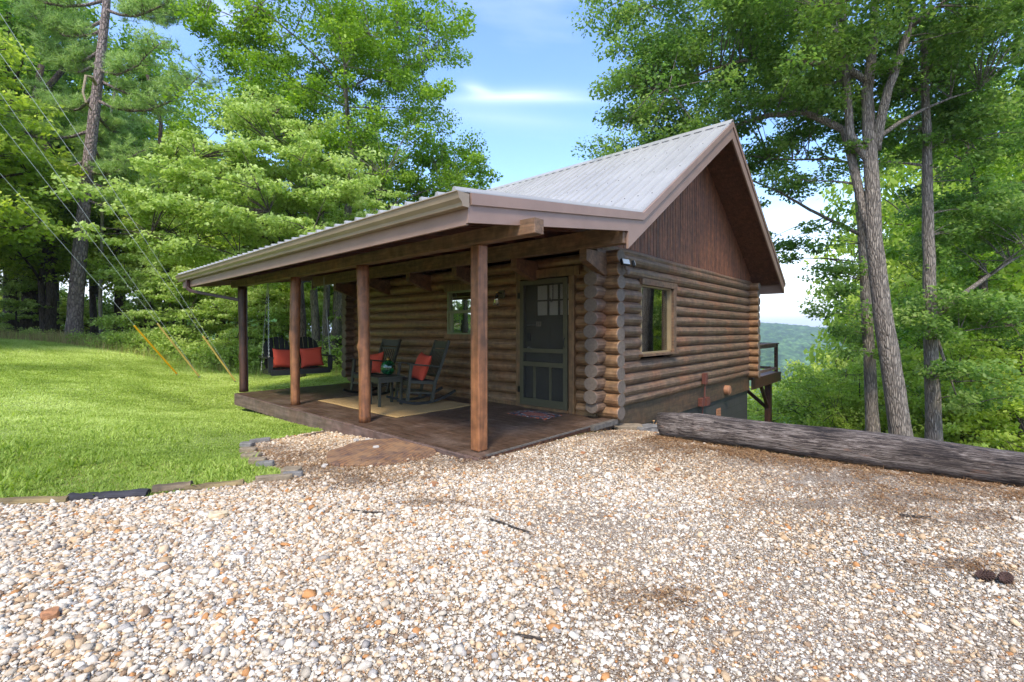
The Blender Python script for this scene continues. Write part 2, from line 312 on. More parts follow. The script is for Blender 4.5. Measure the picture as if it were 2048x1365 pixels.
# ------------------------------------------------------------------ mesh helpers
def tag(o, label=None, cat=None, group=None, kind=None):
    for k, v in (('label', label), ('category', cat), ('group', group), ('kind', kind)):
        if v: o[k] = v
    return o
def thing(name, label, cat, loc=(0, 0, 0), rz=0, group=None):
    o = bpy.data.objects.new(name, None); C.objects.link(o); o.location = loc; o.rotation_euler = (0, 0, rz); o.empty_display_size = .1
    return tag(o, label, cat, group)
class MB:
    def __init__(s): s.v = []; s.f = []; s.mi = []
    def add(s, vs_, fs, mi=0):
        k = len(s.v); s.v += [tuple(p) for p in vs_]; s.f += [tuple(i+k for i in f) for f in fs]; s.mi += [mi]*len(fs); return s
    def box(s, x0, x1, y0, y1, z0, z1, mi=0, mat=None):
        vs_ = [(x, y, z) for z in (z0, z1) for y in (y0, y1) for x in (x0, x1)]
        if mat is not None: vs_ = [tuple(mat @ Vector(p)) for p in vs_]
        return s.add(vs_, [(0, 2, 3, 1), (4, 5, 7, 6), (0, 1, 5, 4), (2, 6, 7, 3), (0, 4, 6, 2), (1, 3, 7, 5)], mi)
    def bar(s, a, b, w, h, mi=0, up=(0, 0, 1)):
        """rectangular bar from a to b, w wide sideways, h high"""
        a = Vector(a); b = Vector(b); d = (b-a); L = d.length; d.normalize(); up = Vector(up)
        sd_ = d.cross(up)
        if sd_.length < 1e-4: sd_ = d.cross(Vector((1, 0, 0)))
        sd_.normalize(); u = sd_.cross(d)
        mt = Matrix((sd_, d, u)).transposed().to_4x4(); mt.translation = a
        return s.box(-w/2, w/2, 0, L, -h/2, h/2, mi, mt)
    def prism(s, poly, axis, a0, a1, mi=0):
        """polygon in the other two axes extruded along axis"""
        n = len(poly); vs_ = []
        for a in (a0, a1):
            for p in poly:
                q = list(p); q.insert(axis, a); vs_.append(q)
        fs = [tuple(range(n))[::-1], tuple(range(n, 2*n))]+[(i, (i+1) % n, n+(i+1) % n, n+i) for i in range(n)]
        return s.add(vs_, fs, mi)
    def tube(s, pts, rad, n=10, mi=0, cap=True, capmi=None, jit=0, squash=1):
        pts = [Vector(p) for p in pts]; m = len(pts)
        rad = [rad]*m if isinstance(rad, (int, float)) else rad
        T = [(pts[min(i+1, m-1)]-pts[max(i-1, 0)]).normalized() for i in range(m)]
        u = T[0].cross(Vector((0, 0, 1)))
        if u.length < .1: u = T[0].cross(Vector((1, 0, 0)))
        u.normalize(); vs_ = []
        for i in range(m):
            u = (u-T[i]*u.dot(T[i])).normalized(); w = T[i].cross(u)
            for k in range(n):
                a = 2*math.pi*k/n; r = rad[i]*(1+(random.uniform(-jit, jit) if jit else 0))
                vs_.append(pts[i]+u*math.cos(a)*r+w*math.sin(a)*r*squash)
        fs = [(i*n+k, i*n+(k+1) % n, (i+1)*n+(k+1) % n, (i+1)*n+k) for i in range(m-1) for k in range(n)]
        s.add(vs_, fs, mi)
        if cap:
            k0 = len(s.v)-len(vs_); q = mi if capmi is None else capmi
            s.f.append(tuple(k0+k for k in range(n))[::-1]); s.mi.append(q)
            s.f.append(tuple(k0+(m-1)*n+k for k in range(n))); s.mi.append(q)
        return s
    def lathe(s, prof, n=20, c=(0, 0, 0), mi=0):
        vs_ = [(c[0]+r*math.cos(2*math.pi*k/n), c[1]+r*math.sin(2*math.pi*k/n), c[2]+z) for r, z in prof for k in range(n)]
        return s.add(vs_, [(i*n+k, i*n+(k+1) % n, (i+1)*n+(k+1) % n, (i+1)*n+k) for i in range(len(prof)-1) for k in range(n)], mi)
    def build(s, name, mats, parent=None, smooth=False, bev=0, loc=None):
        me = bpy.data.meshes.new(name); me.from_pydata(s.v, [], s.f)
        mats = mats if isinstance(mats, (list, tuple)) else [mats]
        for m in mats: me.materials.append(m)
        if any(s.mi): me.polygons.foreach_set('material_index', s.mi)
        if smooth: me.polygons.foreach_set('use_smooth', [True]*len(s.f))
        o = bpy.data.objects.new(name, me); C.objects.link(o)
        if parent is not None: o.parent = parent
        if loc is not None: o.location = loc
        if bev:
            b = o.modifiers.new('bevel', 'BEVEL'); b.width = bev; b.segments = 2; b.limit_method = 'ANGLE'; b.angle_limit = R(40)
        if smooth == 'auto': pass
        return o
def npmesh(name, verts, faces, mat, parent=None, attr=None, attrname='tint', loc=None, smooth=False):
    """faces: (n,k) int array of equal-sided polygons; attr per face (float or rgb)"""
    me = bpy.data.meshes.new(name); nv = len(verts); nf, k = faces.shape
    me.vertices.add(nv); me.vertices.foreach_set('co', np.ascontiguousarray(verts, dtype=np.float32).ravel())
    me.loops.add(nf*k); me.loops.foreach_set('vertex_index', np.ascontiguousarray(faces, dtype=np.int32).ravel())
    me.polygons.add(nf); me.polygons.foreach_set('loop_start', np.arange(0, nf*k, k, dtype=np.int32))
    me.polygons.foreach_set('loop_total', np.full(nf, k, dtype=np.int32))
    if smooth: me.polygons.foreach_set('use_smooth', np.ones(nf, dtype=bool))
    if attr is not None:
        if attr.ndim == 1:
            a = me.attributes.new(attrname, 'FLOAT', 'FACE'); a.data.foreach_set('value', attr.astype(np.float32))
        else:
            a = me.attributes.new(attrname, 'FLOAT_COLOR', 'FACE'); a.data.foreach_set('color', np.c_[attr, np.ones(len(attr))].astype(np.float32).ravel())
    me.materials.append(mat); me.update(); me.validate()
    o = bpy.data.objects.new(name, me); C.objects.link(o)
    if parent is not None: o.parent = parent
    if loc is not None: o.location = loc
    return o

# ------------------------------------------------------------------ terrain
def ray(px, py):
    u = (px-CX)/FPX; return np.array((ca+u*sa, sa-u*ca, (HZ-py)/FPX))
def at(px, py, d):
    """the point at depth d (metres in front of the eye) measured from the photograph"""
    r = ray(px, py)*d; return Vector((r[0], r[1], EYE+r[2]))
ctrl = [  # photo column, depth, height
 (-400, 1.5, 0), (0, 1.5, -.05), (1024, 1.5, -.05), (2048, 1.5, -.05), (1024, 3, -.05), (0, 3.3, -.05), (500, 4.4, -.08), (480, 5.6, -.16), (600, 6, -.14), (700, 6, -.10), (760, 5.4, -.06),
 (950, 4.9, -.035), (1100, 5.4, -.04), (1204, 6.2, -.06), (1310, 5.8, -.03), (1500, 5.1, -.03), (1700, 4.5, -.03), (2048, 3.9, -.03), (2048, 3, -.03), (1600, 3.5, -.04), (1300, 4.5, -.04),
 (-500, 4, .1), (-500, 8, .8), (1310, 7.4, -.35), (1500, 6.3, -.30), (1800, 5.6, -.35), (2048, 5.0, -.35), (2500, 4, -.3), (1500, 12.3, -2.4), (1400, 9.6, -1.3), (1812, 10.5, -2.1), (1745, 12.5, -2.9), (1975, 16, -4.8),
 (1700, 30, -13), (2100, 30, -13), (1300, 40, -17), (1600, 20, -7), (2500, 16, -4), (1700, 60, -28), (2100, 60, -28),
 (473, 10.0, -.38), (600, 8.0, -.27), (540, 9.2, -.32), (640, 7.2, -.22), (400, 7.5, -.12), (300, 6, -.02), (0, 6, .12), (0, 10, .45), (0, 17, .93), (145, 17, .86), (300, 15, .40), (355, 13, .05), (400, 13, -.02), (472, 13, -.17),
 (300, 10, .02), (470, 17, -.2), (700, 15, -.10), (680, 11.8, -.08), (620, 12, -.15), (0, 30, 1.9), (300, 30, .8), (600, 30, -.8), (-700, 16, 1.9), (900, 30, -3), (0, 60, 2.5), (600, 60, -5), (-600, 60, 4), (1024, 18, -2.5), (850, 8, -.45), (1000, 8.5, -.6), (1100, 12, -1.5),
 (-5000, 12, 1.0)]
cp = np.array([ray(p, 0)[:2]*d for p, d, z in ctrl]+[(-8, -8), (8, -8), (-14, 8), (14, -14), (-30, 0), (0, -30), (24, -8)]); cz = np.array([z for *_, z in ctrl]+[0, -.1, .9, -3, 2, 0, -7])
def _U(r): return r*r*np.log(r+1e-9)
n_ = len(cp); K = _U(np.linalg.norm(cp[:, None]-cp[None], axis=2))+np.eye(n_)*.02; Pm = np.c_[np.ones(n_), cp]
A_ = np.zeros((n_+3, n_+3)); A_[:n_, :n_] = K; A_[:n_, n_:] = Pm; A_[n_:, :n_] = Pm.T
W_ = np.linalg.solve(A_, np.r_[cz, 0, 0, 0])
def GZ(x, y):
    q = np.c_[np.ravel(x), np.ravel(y)].astype(float); out = np.empty(len(q))
    for i in range(0, len(q), 20000):
        b = q[i:i+20000]; out[i:i+20000] = _U(np.linalg.norm(b[:, None]-cp[None], axis=2)) @ W_[:n_]+W_[n_]+b @ W_[n_+1:]
    # never let the ground rise through the porch deck or the floor
    m = (q[:, 0] > 3.2) & (q[:, 0] < 14) & (q[:, 1] > 3.55) & (q[:, 1] < 11.2)
    out[m] = np.minimum(out[m], -.16)
    return out
def gz(x, y): return float(GZ([x], [y])[0])
def hit(px, py, dmax=60):
    r = ray(px, py); t = np.linspace(1.2, dmax, 1200); z = GZ(r[0]*t, r[1]*t); w = EYE+r[2]*t-z
    k = np.argmax(w < 0); k = max(k, 1); f = w[k-1]/(w[k-1]-w[k]+1e-9); tt = t[k-1]+f*(t[k]-t[k-1])
    return Vector((r[0]*tt, r[1]*tt, gz(r[0]*tt, r[1]*tt)))
def to_px(x, y, z):
    d = ca*x+sa*y; return CX+FPX*(sa*x-ca*y)/np.maximum(d, .01), HZ-FPX*(z-EYE)/np.maximum(d, .01), d
# edge between lawn and gravel, walked on the ground
edge_px = [(-60, 1012), (0, 1008), (137, 1003), (293, 994), (385, 980), (487, 968), (560, 960), (592, 952), (560, 940), (525, 932), (498, 916), (486, 900), (500, 886), (560, 878), (640, 864), (662, 858)]
edge = [hit(*p) for p in edge_px]
logA = at(1312, 868, 5.80); logB = at(2048, 975, 3.86)
ldir = (logB-logA).normalized()
gravel_poly = [(e.x, e.y) for e in edge]+[(3.42, 5.6), (3.42, 3.45), (5.9, 3.3), (7.4, 3.5), (6.2, 2.55), (logA.x, logA.y), (logB.x+.1, logB.y), (logB.x+ldir.x*6, logB.y+ldir.y*6), (6, -14), (-14, -14), (-14, 6), (edge[0].x-3, edge[0].y+.8)]
wood_px = [(-900, 700), (-300, 665), (0, 668), (145, 676), (260, 690), (370, 712), (480, 738), (560, 748), (640, 752)]
lawn_far = []
for px, d in ((-700, 13), (-300, 15), (0, 16.2), (145, 15.8), (260, 15.5), (370, 15.5), (480, 15.5), (560, 15.5), (660, 15.0), (760, 14.5)):
    r = ray(px, 0)*d; lawn_far.append((r[0], r[1]))
lawn_poly = [(e.x, e.y) for e in edge]+[(3.6, 5.7), (3.6, 11.0), (6.3, 11.3)]+lawn_far[::-1]+[(-14, 8), (edge[0].x-3, edge[0].y+.8)]
def inside(poly, x, y):
    x = np.asarray(x); y = np.asarray(y); c = np.zeros(x.shape, bool); n = len(poly)
    for i in range(n):
        x0, y0 = poly[i]; x1, y1 = poly[(i+1) % n]
        m = ((y0 > y) != (y1 > y)) & (x < (x1-x0)*(y-y0)/((y1-y0) or 1e-9)+x0); c ^= m
    return c
def ground():
    rr = np.r_[0.02, np.geomspace(.6, 70, 190)]; th = np.linspace(0, 2*math.pi, 481)[:-1]
    Rr, Th = np.meshgrid(rr, th, indexing='ij'); x = Rr*np.cos(Th); y = Rr*np.sin(Th); z = GZ(x, y).reshape(x.shape)
    z = z+(np.sin(x*2.1+y)*np.sin(y*1.7-x*.6))*.005*np.clip(Rr/4, 0, 1)
    v = np.c_[x.ravel(), y.ravel(), z.ravel()]; nr, ntn = x.shape
    i, j = np.meshgrid(np.arange(nr-1), np.arange(ntn), indexing='ij'); a = i*ntn+j; b = i*ntn+(j+1) % ntn
    f = np.stack([a, b, b+ntn, a+ntn], -1).reshape(-1, 4)[:, ::-1]
    c = v[f].mean(1); g = inside(gravel_poly, c[:, 0], c[:, 1]); lw = inside(lawn_poly, c[:, 0], c[:, 1]) & ~g
    for nm, m, mt in (('gravel_drive', g, 'gravel'), ('lawn', lw, 'lawnsoil'), ('forest_floor', ~g & ~lw, 'forestsoil')):
        ff = f[m]; u, inv = np.unique(ff, return_inverse=True)
        tag(npmesh(nm, v[u], inv.reshape(-1, 4), M[mt], smooth=True), kind='structure')
ground()
def vnoise(x, y, s, seed=0):
    """smooth value noise"""
    g = np.random.default_rng(seed).random((256, 256)); x = x/s; y = y/s; xi = np.floor(x).astype(int); yi = np.floor(y).astype(int); fx = x-xi; fy = y-yi
    fx = fx*fx*(3-2*fx); fy = fy*fy*(3-2*fy); G = lambda a, b: g[a % 256, b % 256]
    return (G(xi, yi)*(1-fx)+G(xi+1, yi)*fx)*(1-fy)+(G(xi, yi+1)*(1-fx)+G(xi+1, yi+1)*fx)*fy
def hills():
    rr = np.geomspace(66, 6000, 330); th = np.radians(np.linspace(-100, 100, 2600))   # angle right of the view axis
    Rr, Th = np.meshgrid(rr, th, indexing='ij'); fx, fy = np.cos(Th), np.sin(Th)
    x = Rr*(ca*fx+sa*fy); y = Rr*(sa*fx-ca*fy)
    q = np.radians
    val = -30-95*np.clip((Rr-60)/500, 0, 1)**.7
    ridge = 22*np.exp(-((Th-q(27))/q(8))**2)+10*np.exp(-((Th-q(55))/q(12))**2)-6+18*(vnoise(Th*40, Th*0+3, 5, 5)-.5)
    up = np.clip((Rr-600)/1100, 0, 1); up = up*up*(3-2*up)
    z = val*(1-up)+ridge*up-30*np.clip((Rr-1900)/900, 0, 1)
    far = np.clip((Rr-3500)/1200, 0, 1); z = z+far*(34+30*(vnoise(Th*60, Th*0, 6, 9)-.2)); z -= 60*np.clip((Rr-5000)/900, 0, 1)
    left = np.clip((-Th-q(5))/q(20), 0, 1); z = z*(1-left)+left*(3-Rr*.01)
    big = vnoise(x, y, 160, 2)*40-20; z += big*np.clip((Rr-150)/500, 0, 1)*.5*(1-.6*up)
    z += (vnoise(x, y, 11, 3)*7+vnoise(x, y, 5, 4)*4-4)*np.clip((Rr-70)/60, 0, 1)
    v = np.c_[x.ravel(), y.ravel(), z.ravel()]; nr, k = x.shape
    i, j = np.meshgrid(np.arange(nr-1), np.arange(k-1), indexing='ij'); a = i*k+j
    f = np.stack([a, a+1, a+1+k, a+k], -1).reshape(-1, 4)
    tag(npmesh('hills', v, f, M['hill'], smooth=True), kind='structure')
hills()

# ------------------------------------------------------------------ the log cabin
cabin = thing('log_cabin', 'brown log cabin with pale ribbed metal roof and a covered front porch', 'cabin', (6, 3.6, 0))
CO = Vector((-6, -3.6, 0))     # children keep world coordinates: their origin is moved back
def cpart(mb, name, mats, parent=None, **k):
    o = mb.build(name, mats, parent or cabin, **k)
    if parent is None: o.location = CO
    return o
XP, YG, XB, YF = 6.12, 3.70, 13.40, 10.90      # centre lines of the four log walls
LR, PITCH, ZB = .122, .192, .126               # log radius, course height, underside of the gable logs
def logrun(mb, axis, fixed, a0, a1, z, r=LR, n=14):
    """one log lying along an axis (0 = x, 1 = y) at height z, with slight waviness, cut ends in material 1"""
    steps = max(2, int((a1-a0)/.45)); pts, rad = [], []
    ph = random.uniform(0, 6)
    for i in range(steps+1):
        a = a0+(a1-a0)*i/steps; wob = .004*math.sin(a*1.7+ph)
        pts.append((a, fixed+wob, z+wob*.5) if axis == 0 else (fixed+wob, a, z+wob*.5)); rad.append(r*(1+.018*math.sin(a*2.3+ph*2)))
    # flattened oval section: courses sit on each other, so height < depth
    pts = [Vector(p) for p in pts]; vs_ = []
    for i, p in enumerate(pts):
        for k in range(n):
            t = 2*math.pi*k/n; h, w = math.sin(t)*.104*rad[i]/LR, math.cos(t)*rad[i]
            vs_.append((p.x, p.y+w, p.z+h) if axis == 0 else (p.x+w, p.y, p.z+h))
    m = len(pts); fs = [(i*n+k, i*n+(k+1) % n, (i+1)*n+(k+1) % n, (i+1)*n+k) for i in range(m-1) for k in range(n)]
    mb.add(vs_, fs, 0)
    # rounded arris and sawn end discs
    for e, i in ((0, 0), (1, m-1)):
        k0 = len(mb.v); s_ = -1 if e == 0 else 1
        c_ = pts[i]; ring = []
        for (sc2, off) in ((.93, .012),):
            for k in range(n):
                v0 = Vector(vs_[i*n+k]); q = c_+(v0-c_)*sc2
                if axis == 0: q.x += s_*off
                else: q.y += s_*off
                ring.append(q)
        base = k0-len(vs_)+i*n if e == 0 else k0-len(vs_)-n+i*n
        base = (k0-n-len(vs_)+i*n) if e == 1 else (k0-len(vs_)+i*n)
        mb.v += [tuple(q) for q in ring]
        for k in range(n):
            mb.f.append((base+k, base+(k+1) % n, k0+(k+1) % n, k0+k)); mb.mi.append(0)
        mb.f.append(tuple(k0+k for k in range(n))); mb.mi.append(1)
def wallrows(z0, top):
    z = z0+PITCH/2; out = []
    while z < top: out.append(z); z += PITCH
    return out
def cut(a0, a1, z, holes):
    segs = [(a0, a1)]
    for h0, h1, z0, z1 in holes:
        if z > z0-.02 and z < z1+.02:
            new = []
            for s0, s1 in segs:
                if h1 <= s0 or h0 >= s1: new.append((s0, s1)); continue
                if h0 > s0: new.append((s0, h0))
                if h1 < s1: new.append((h1, s1))
            segs = new
    return segs
# porch wall, courses half a log lower than the gable's
mb = MB(); pw_holes = [(4.14, 5.28, -1, 2.24), (6.22, 7.20, 1.20, 2.16)]
for z in wallrows(ZB-PITCH*.5-.045, 2.56):
    for s0, s1 in cut(3.40+random.uniform(-.012, .012), 11.12, z, pw_holes): logrun(mb, 1, XP, s0, s1, z)
cpart(mb, 'log_wall', [M['log_y'], M['logend']], smooth=False)
# near gable wall
mb = MB(); gw_holes = [(7.17, 8.42, .90, 2.10)]
logrun(mb, 0, YG, 5.83, 13.62, ZB+.045, LR*.9)
for z in wallrows(ZB+PITCH*.5, 2.48):
    for s0, s1 in cut(5.80+random.uniform(-.012, .012), 13.62, z, gw_holes): logrun(mb, 0, YG, s0, s1, z)
cpart(mb, 'log_wall', [M['log_x'], M['logend']])
# back wall (only its corner ends show) and far gable wall
mb = MB()
for z in wallrows(ZB-.09, 2.56): logrun(mb, 1, XB, 3.40+random.uniform(-.012, .012), 11.12, z)
cpart(mb, 'log_wall', [M['log_y'], M['logend']])
mb = MB()
for z in wallrows(ZB, 2.56): logrun(mb, 0, YF, 5.80+random.uniform(-.012, .012), 13.62, z)
cpart(mb, 'log_wall', [M['log_x'], M['logend']])
# roof numbers
RY0, RY1 = 2.95, 12.10; RX, RZ = 9.76, 5.43; BX, BZ = 5.92, 2.917; EX, EZ = 2.60, 2.475; FX = 14.06; FZ = RZ-(FX-RX)*(RZ-BZ)/(RX-BX)
SL = (RZ-BZ)/(RX-BX)
# gable siding: vertical boards with dark gaps, real boards 12 cm wide
for yy, sgn in ((3.70, -1), (10.90, 1)):
    mb = MB(); x = 5.98
    while x < 13.54:
        w = .118; zl = 2.46; h = lambda q: min(BZ+(q-BX)*SL, RZ-(q-RX)*SL)-.16 if q > BX else BZ-.16
        x1 = x+w-.011; d = random.uniform(0, .003)
        f0 = yy+sgn*(.045+d); f1 = yy-sgn*.02
        ztop0, ztop1 = h(x), h(x1)
        if x < RX < x1: pl = [(x, zl), (x1, zl), (x1, ztop1), (RX, RZ-.16), (x, ztop0)]
        else: pl = [(x, zl), (x1, zl), (x1, ztop1), (x, ztop0)]
        mb.prism(pl, 1, min(f0, f1), max(f0, f1)); x += w
    cpart(mb, 'gable_siding', M['siding'])
mb = MB(); mb.box(5.98, 13.54, 3.66, 3.675, 2.3, 2.46)
mb.tube([(x, 3.655, 2.535+.006*math.sin(x*2)) for x in np.linspace(5.83, 13.55, 14)], .06, 10)
cpart(mb, 'top_log', M['log_x'])
# roof sheets with trapezoid ribs; underlay closes them from below
def ribbed(mb, x0, z0, x1, z1, ya, yb, t=.012):
    ys = []; y = ya; sp = .2286
    while y < yb-1e-6:
        ys += [(y, 0), (y+.014, .030), (y+.036, .030), (y+.050, 0)]; y += sp
    ys = [(min(a, yb), h) for a, h in ys]+[(yb, 0)]
    nx, nz = -(z1-z0), (x1-x0); L = math.hypot(nx, nz); nx /= L; nz /= L
    if nz < 0: nx, nz = -nx, -nz
    vs_ = []
    for (x, z) in ((x0, z0), (x1, z1)):
        for y, h in ys: vs_.append((x+nx*h, y, z+nz*h))
        for y, h in ys: vs_.append((x-nx*t, y, z-nz*t))
    k = len(ys); fs = []
    for i in range(k-1):
        fs += [(i, i+1, 2*k+i+1, 2*k+i), (k+i, 3*k+i, 3*k+i+1, k+i+1), (i, k+i, k+i+1, i+1), (2*k+i, 2*k+i+1, 3*k+i+1, 3*k+i)]
    fs += [(0, 2*k, 3*k, k), (k-1, 2*k-1, 4*k-1, 3*k-1)]
    mb.add(vs_, fs, 0)
    # screws beside the ribs
    row = 0; Ls = math.hypot(x1-x0, z1-z0)
    for s_ in np.arange(.18, Ls, .62):
        px_, pz_ = x0+(x1-x0)*s_/Ls, z0+(z1-z0)*s_/Ls; y = ya+.07+(.1 if row % 2 else 0)
        while y < yb-.05:
            u = Vector((nx, 0, nz)); c_ = Vector((px_, y, pz_)); a_ = Vector(((x1-x0)/Ls, 0, (z1-z0)/Ls)); r_ = .0085
            vs2 = [c_+a_*(math.cos(q)*r_)+Vector((0, math.sin(q)*r_, 0))+u*hh for hh in (.0005, .007) for q in np.linspace(0, 2*math.pi, 7)[:-1]]
            mb.add(vs2, [tuple(range(6, 12))]+[(i, (i+1) % 6, 6+(i+1) % 6, 6+i) for i in range(6)], 1); y += .2286
        row += 1
mb = MB(); ribbed(mb, EX-.03, EZ, BX, BZ, RY0+.01, RY1-.01); ribbed(mb, BX, BZ, RX, RZ, RY0+.01, RY1-.01); ribbed(mb, FX, FZ, RX, RZ, RY0+.01, RY1-.01)
roof = cpart(mb, 'roof', [M['metal'], M['blackmetal']])
mb = MB(); t_ = .022
mb.prism([(RX-.16, RZ-.16*SL+.026), (RX, RZ+.045), (RX+.16, RZ-.16*SL+.026), (RX+.16, RZ-.16*SL+.020), (RX, RZ+.037), (RX-.16, RZ-.16*SL+.020)], 1, RY0-.01, RY1+.01)
mb.build('ridge_cap', M['metal'], roof)
# boarding under the roof
mb = MB()
def board_under(mb, xa, za, xb, zb, off, wid=.14):
    L = math.hypot(xb-xa, zb-za); n = int(L/wid); dx, dz = (xb-xa)/L, (zb-za)/L; nx, nz = dz, -dx
    if nz > 0: nx, nz = -nx, -nz
    for i in range(n+1):
        s0, s1 = i*wid, min((i+1)*wid-.004, L)
        if s1 <= s0: continue
        p = [(xa+dx*s+nx*o, za+dz*s+nz*o) for s, o in ((s0, off), (s1, off), (s1, off+.018), (s0, off+.018))]
        mb.prism(p, 1, RY0+.03, RY1-.03)
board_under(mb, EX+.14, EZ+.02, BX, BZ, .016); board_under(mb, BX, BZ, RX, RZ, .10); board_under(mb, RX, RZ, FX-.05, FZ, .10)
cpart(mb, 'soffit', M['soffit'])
# fascias. rakes on both gables: a lower board and a proud drip strip above it
def rake(ye, sg):
    mb = MB(); y0, y1 = (ye, ye+.03) if sg < 0 else (ye-.03, ye)
    yo0, yo1 = (ye-.022, ye) if sg < 0 else (ye, ye+.022)
    # main rake boards, measured perpendicular depth .25
    def sec(xa, za, xb, zb, up, lo, yy0, yy1, cuta=0, cutb=0):
        mb.prism([(xa, za+lo), (xb, zb+lo), (xb, zb+up), (xa, za+up)], 1, yy0, yy1)
    lo = .31
    mb.prism([(BX-.40, BZ-.40*SL-lo+.02), (RX, RZ-lo-.03), (RX, RZ-.015), (BX-.0, BZ-.015), (BX-.40, BZ-.075)], 1, y0, y1)
    mb.prism([(RX, RZ-lo-.03), (FX+.02, FZ-lo-.03+.0), (FX+.02, FZ-.015), (RX, RZ-.015)], 1, y0, y1)
    sec(BX, BZ, RX, RZ, -.012, -.115, yo0, yo1); sec(RX, RZ, FX+.02, FZ, -.012, -.115, yo0, yo1)
    # porch rake: upper strip and lower board, the lower one stops where the main rake starts
    psl = (BZ-EZ)/(BX-EX)
    mb.prism([(2.70, EZ+.10*psl-.27), (BX-.40, BZ-.40*psl-.27), (BX-.40, BZ-.40*psl-.10), (2.70, EZ+.10*psl-.10)], 1, y0, y1)
    mb.prism([(2.72, EZ+.1*psl-.115), (BX, BZ-.115), (BX, BZ-.014), (2.72, EZ+.1*psl-.014)], 1, yo0, yo1)
    return mb
cpart(rake(RY0, -1), 'fascia', M['fascia']); cpart(rake(RY1, 1), 'fascia', M['fascia'])
mb = MB(); mb.box(2.70, 2.73, RY0+.03, RY1-.03, 2.205, 2.44); cpart(mb, 'fascia', M['fascia'])
mb = MB(); mb.box(FX-.02, FX+.01, RY0+.03, RY1-.03, FZ-.34, FZ-.03); cpart(mb, 'fascia', M['fascia'])
# K-style gutter along the porch eave with its end cap
prof = [(2.695, 2.455), (2.695, 2.345), (2.625, 2.345), (2.618, 2.375), (2.585, 2.405), (2.572, 2.455), (2.560, 2.458), (2.560, 2.464), (2.580, 2.464), (2.592, 2.410), (2.624, 2.382), (2.632, 2.352), (2.688, 2.352), (2.688, 2.455)]
mb = MB(); mb.prism(prof, 1, RY0-.015, RY1+.02)
for ye in (RY0-.018, RY1+.016): mb.prism([(2.697, 2.46), (2.697, 2.343), (2.622, 2.343), (2.614, 2.375), (2.582, 2.404), (2.566, 2.46)], 1, ye, ye+.004)
gut = cpart(mb, 'gutter', M['gutter'])
mb = MB()
P0 = Vector((2.66, 11.55, 2.345)); path = [P0, P0+Vector((0, 0, -.16))]
end = Vector((3.40, 10.80, 1.93))
for i in range(1, 8):
    a = i/8*R(62); path.append(P0+Vector((0, 0, -.16))+(end-P0).normalized()*(math.sin(a)*.10)*1.0+Vector((0, 0, -.05*math.sin(a))))
path += [path[-1].lerp(end, .9), end]
for i in range(len(path)-1): mb.bar(path[i], path[i+1]+(path[i+1]-path[i]).normalized()*.012, .095, .065)
mb.build('downspout', M['downspout'], gut, bev=.008)
mb = MB(); prof2 = [(FX+.02, FZ-.05), (FX+.02, FZ-.16), (FX+.09, FZ-.16), (FX+.13, FZ-.05), (FX+.115, FZ-.05), (FX+.08, FZ-.15), (FX+.03, FZ-.15), (FX+.03, FZ-.05)]
mb.prism(prof2, 1, RY0-.015, RY1+.02); cpart(mb, 'gutter', M['gutter'])
# porch carpentry
psl = (BZ-EZ)/(BX-EX)
for i, y in enumerate(np.arange(RY0+.12, RY1-.1, .605)):
    mb = MB(); za, zb = EZ+(2.74-EX)*psl-.04, EZ+(5.9-EX)*psl-.04
    mb.prism([(2.74, za-.14), (5.95, zb-.14), (5.95, zb), (2.74, za)], 1, y-.02, y+.02); cpart(mb, 'rafter', M['rafter'])
mb = MB(); mb.box(3.375, 3.515, 2.77, 11.25, 2.212, 2.36); cpart(mb, 'porch_beam', M['beam'], bev=.006)
mb = MB(); mb.box(5.44, 5.58, RY0+.035, 11.85, 2.43, 2.665); cpart(mb, 'ledger_beam', M['beam'], bev=.006)
for y in (3.62, 4.92, 6.35, 7.75, 9.25, 10.75):
    mb = MB(); mb.prism([(5.47, 2.43), (6.02, 2.43), (6.02, 2.10), (5.96, 2.10), (5.47, 2.27)], 1, y-.06, y+.06); cpart(mb, 'bracket', M['beam'], bev=.004)
def round_post(x, y, r, mat, label=None, knots=3):
    mb = MB(); zz = np.linspace(0, 2.214, 26); lean = random.uniform(-.015, .015); ph = random.uniform(0, 6); ks = [random.uniform(.3, 1.9) for _ in range(knots)]
    n = 16; vs_ = []
    for z in zz:
        for k in range(n):
            a = 2*math.pi*k/n; rr = r*(1+.05*math.sin(z*3+ph)+.04*math.sin(2*a+z*1.3))
            for kk, kz in enumerate(ks): rr += .022*math.exp(-((z-kz)/.06)**2)*max(0, math.cos(a-kk*2.1-2.6))**3
            if z < .02: rr *= 1.04
            vs_.append((x+math.cos(a)*rr+.012*math.sin(z*1.4+ph), y+math.sin(a)*rr+lean*z, z+.001))
    fs = [(i*n+k, i*n+(k+1) % n, (i+1)*n+(k+1) % n, (i+1)*n+k) for i in range(len(zz)-1) for k in range(n)]+[tuple(range(n))[::-1], tuple((len(zz)-1)*n+k for k in range(n))]
    mb.add(vs_, fs); o = cpart(mb, 'porch_post', mat, smooth=True)
    if label: o['label'] = label
round_post(3.47, 5.96, .080, M['post'], 'knotty round log post, reddish brown')
round_post(3.47, 8.22, .078, M['post'], 'slim round log post with a grey foot')
round_post(3.47, 10.78, .082, M['darkpost'], 'dark stained round log post at the far end')
mb = MB(); mb.box(3.425, 3.56, 3.575, 3.71, .002, 2.214); o = cpart(mb, 'porch_post', M['post'], bev=.012); o['label'] = 'smooth square post nearest the gravel'
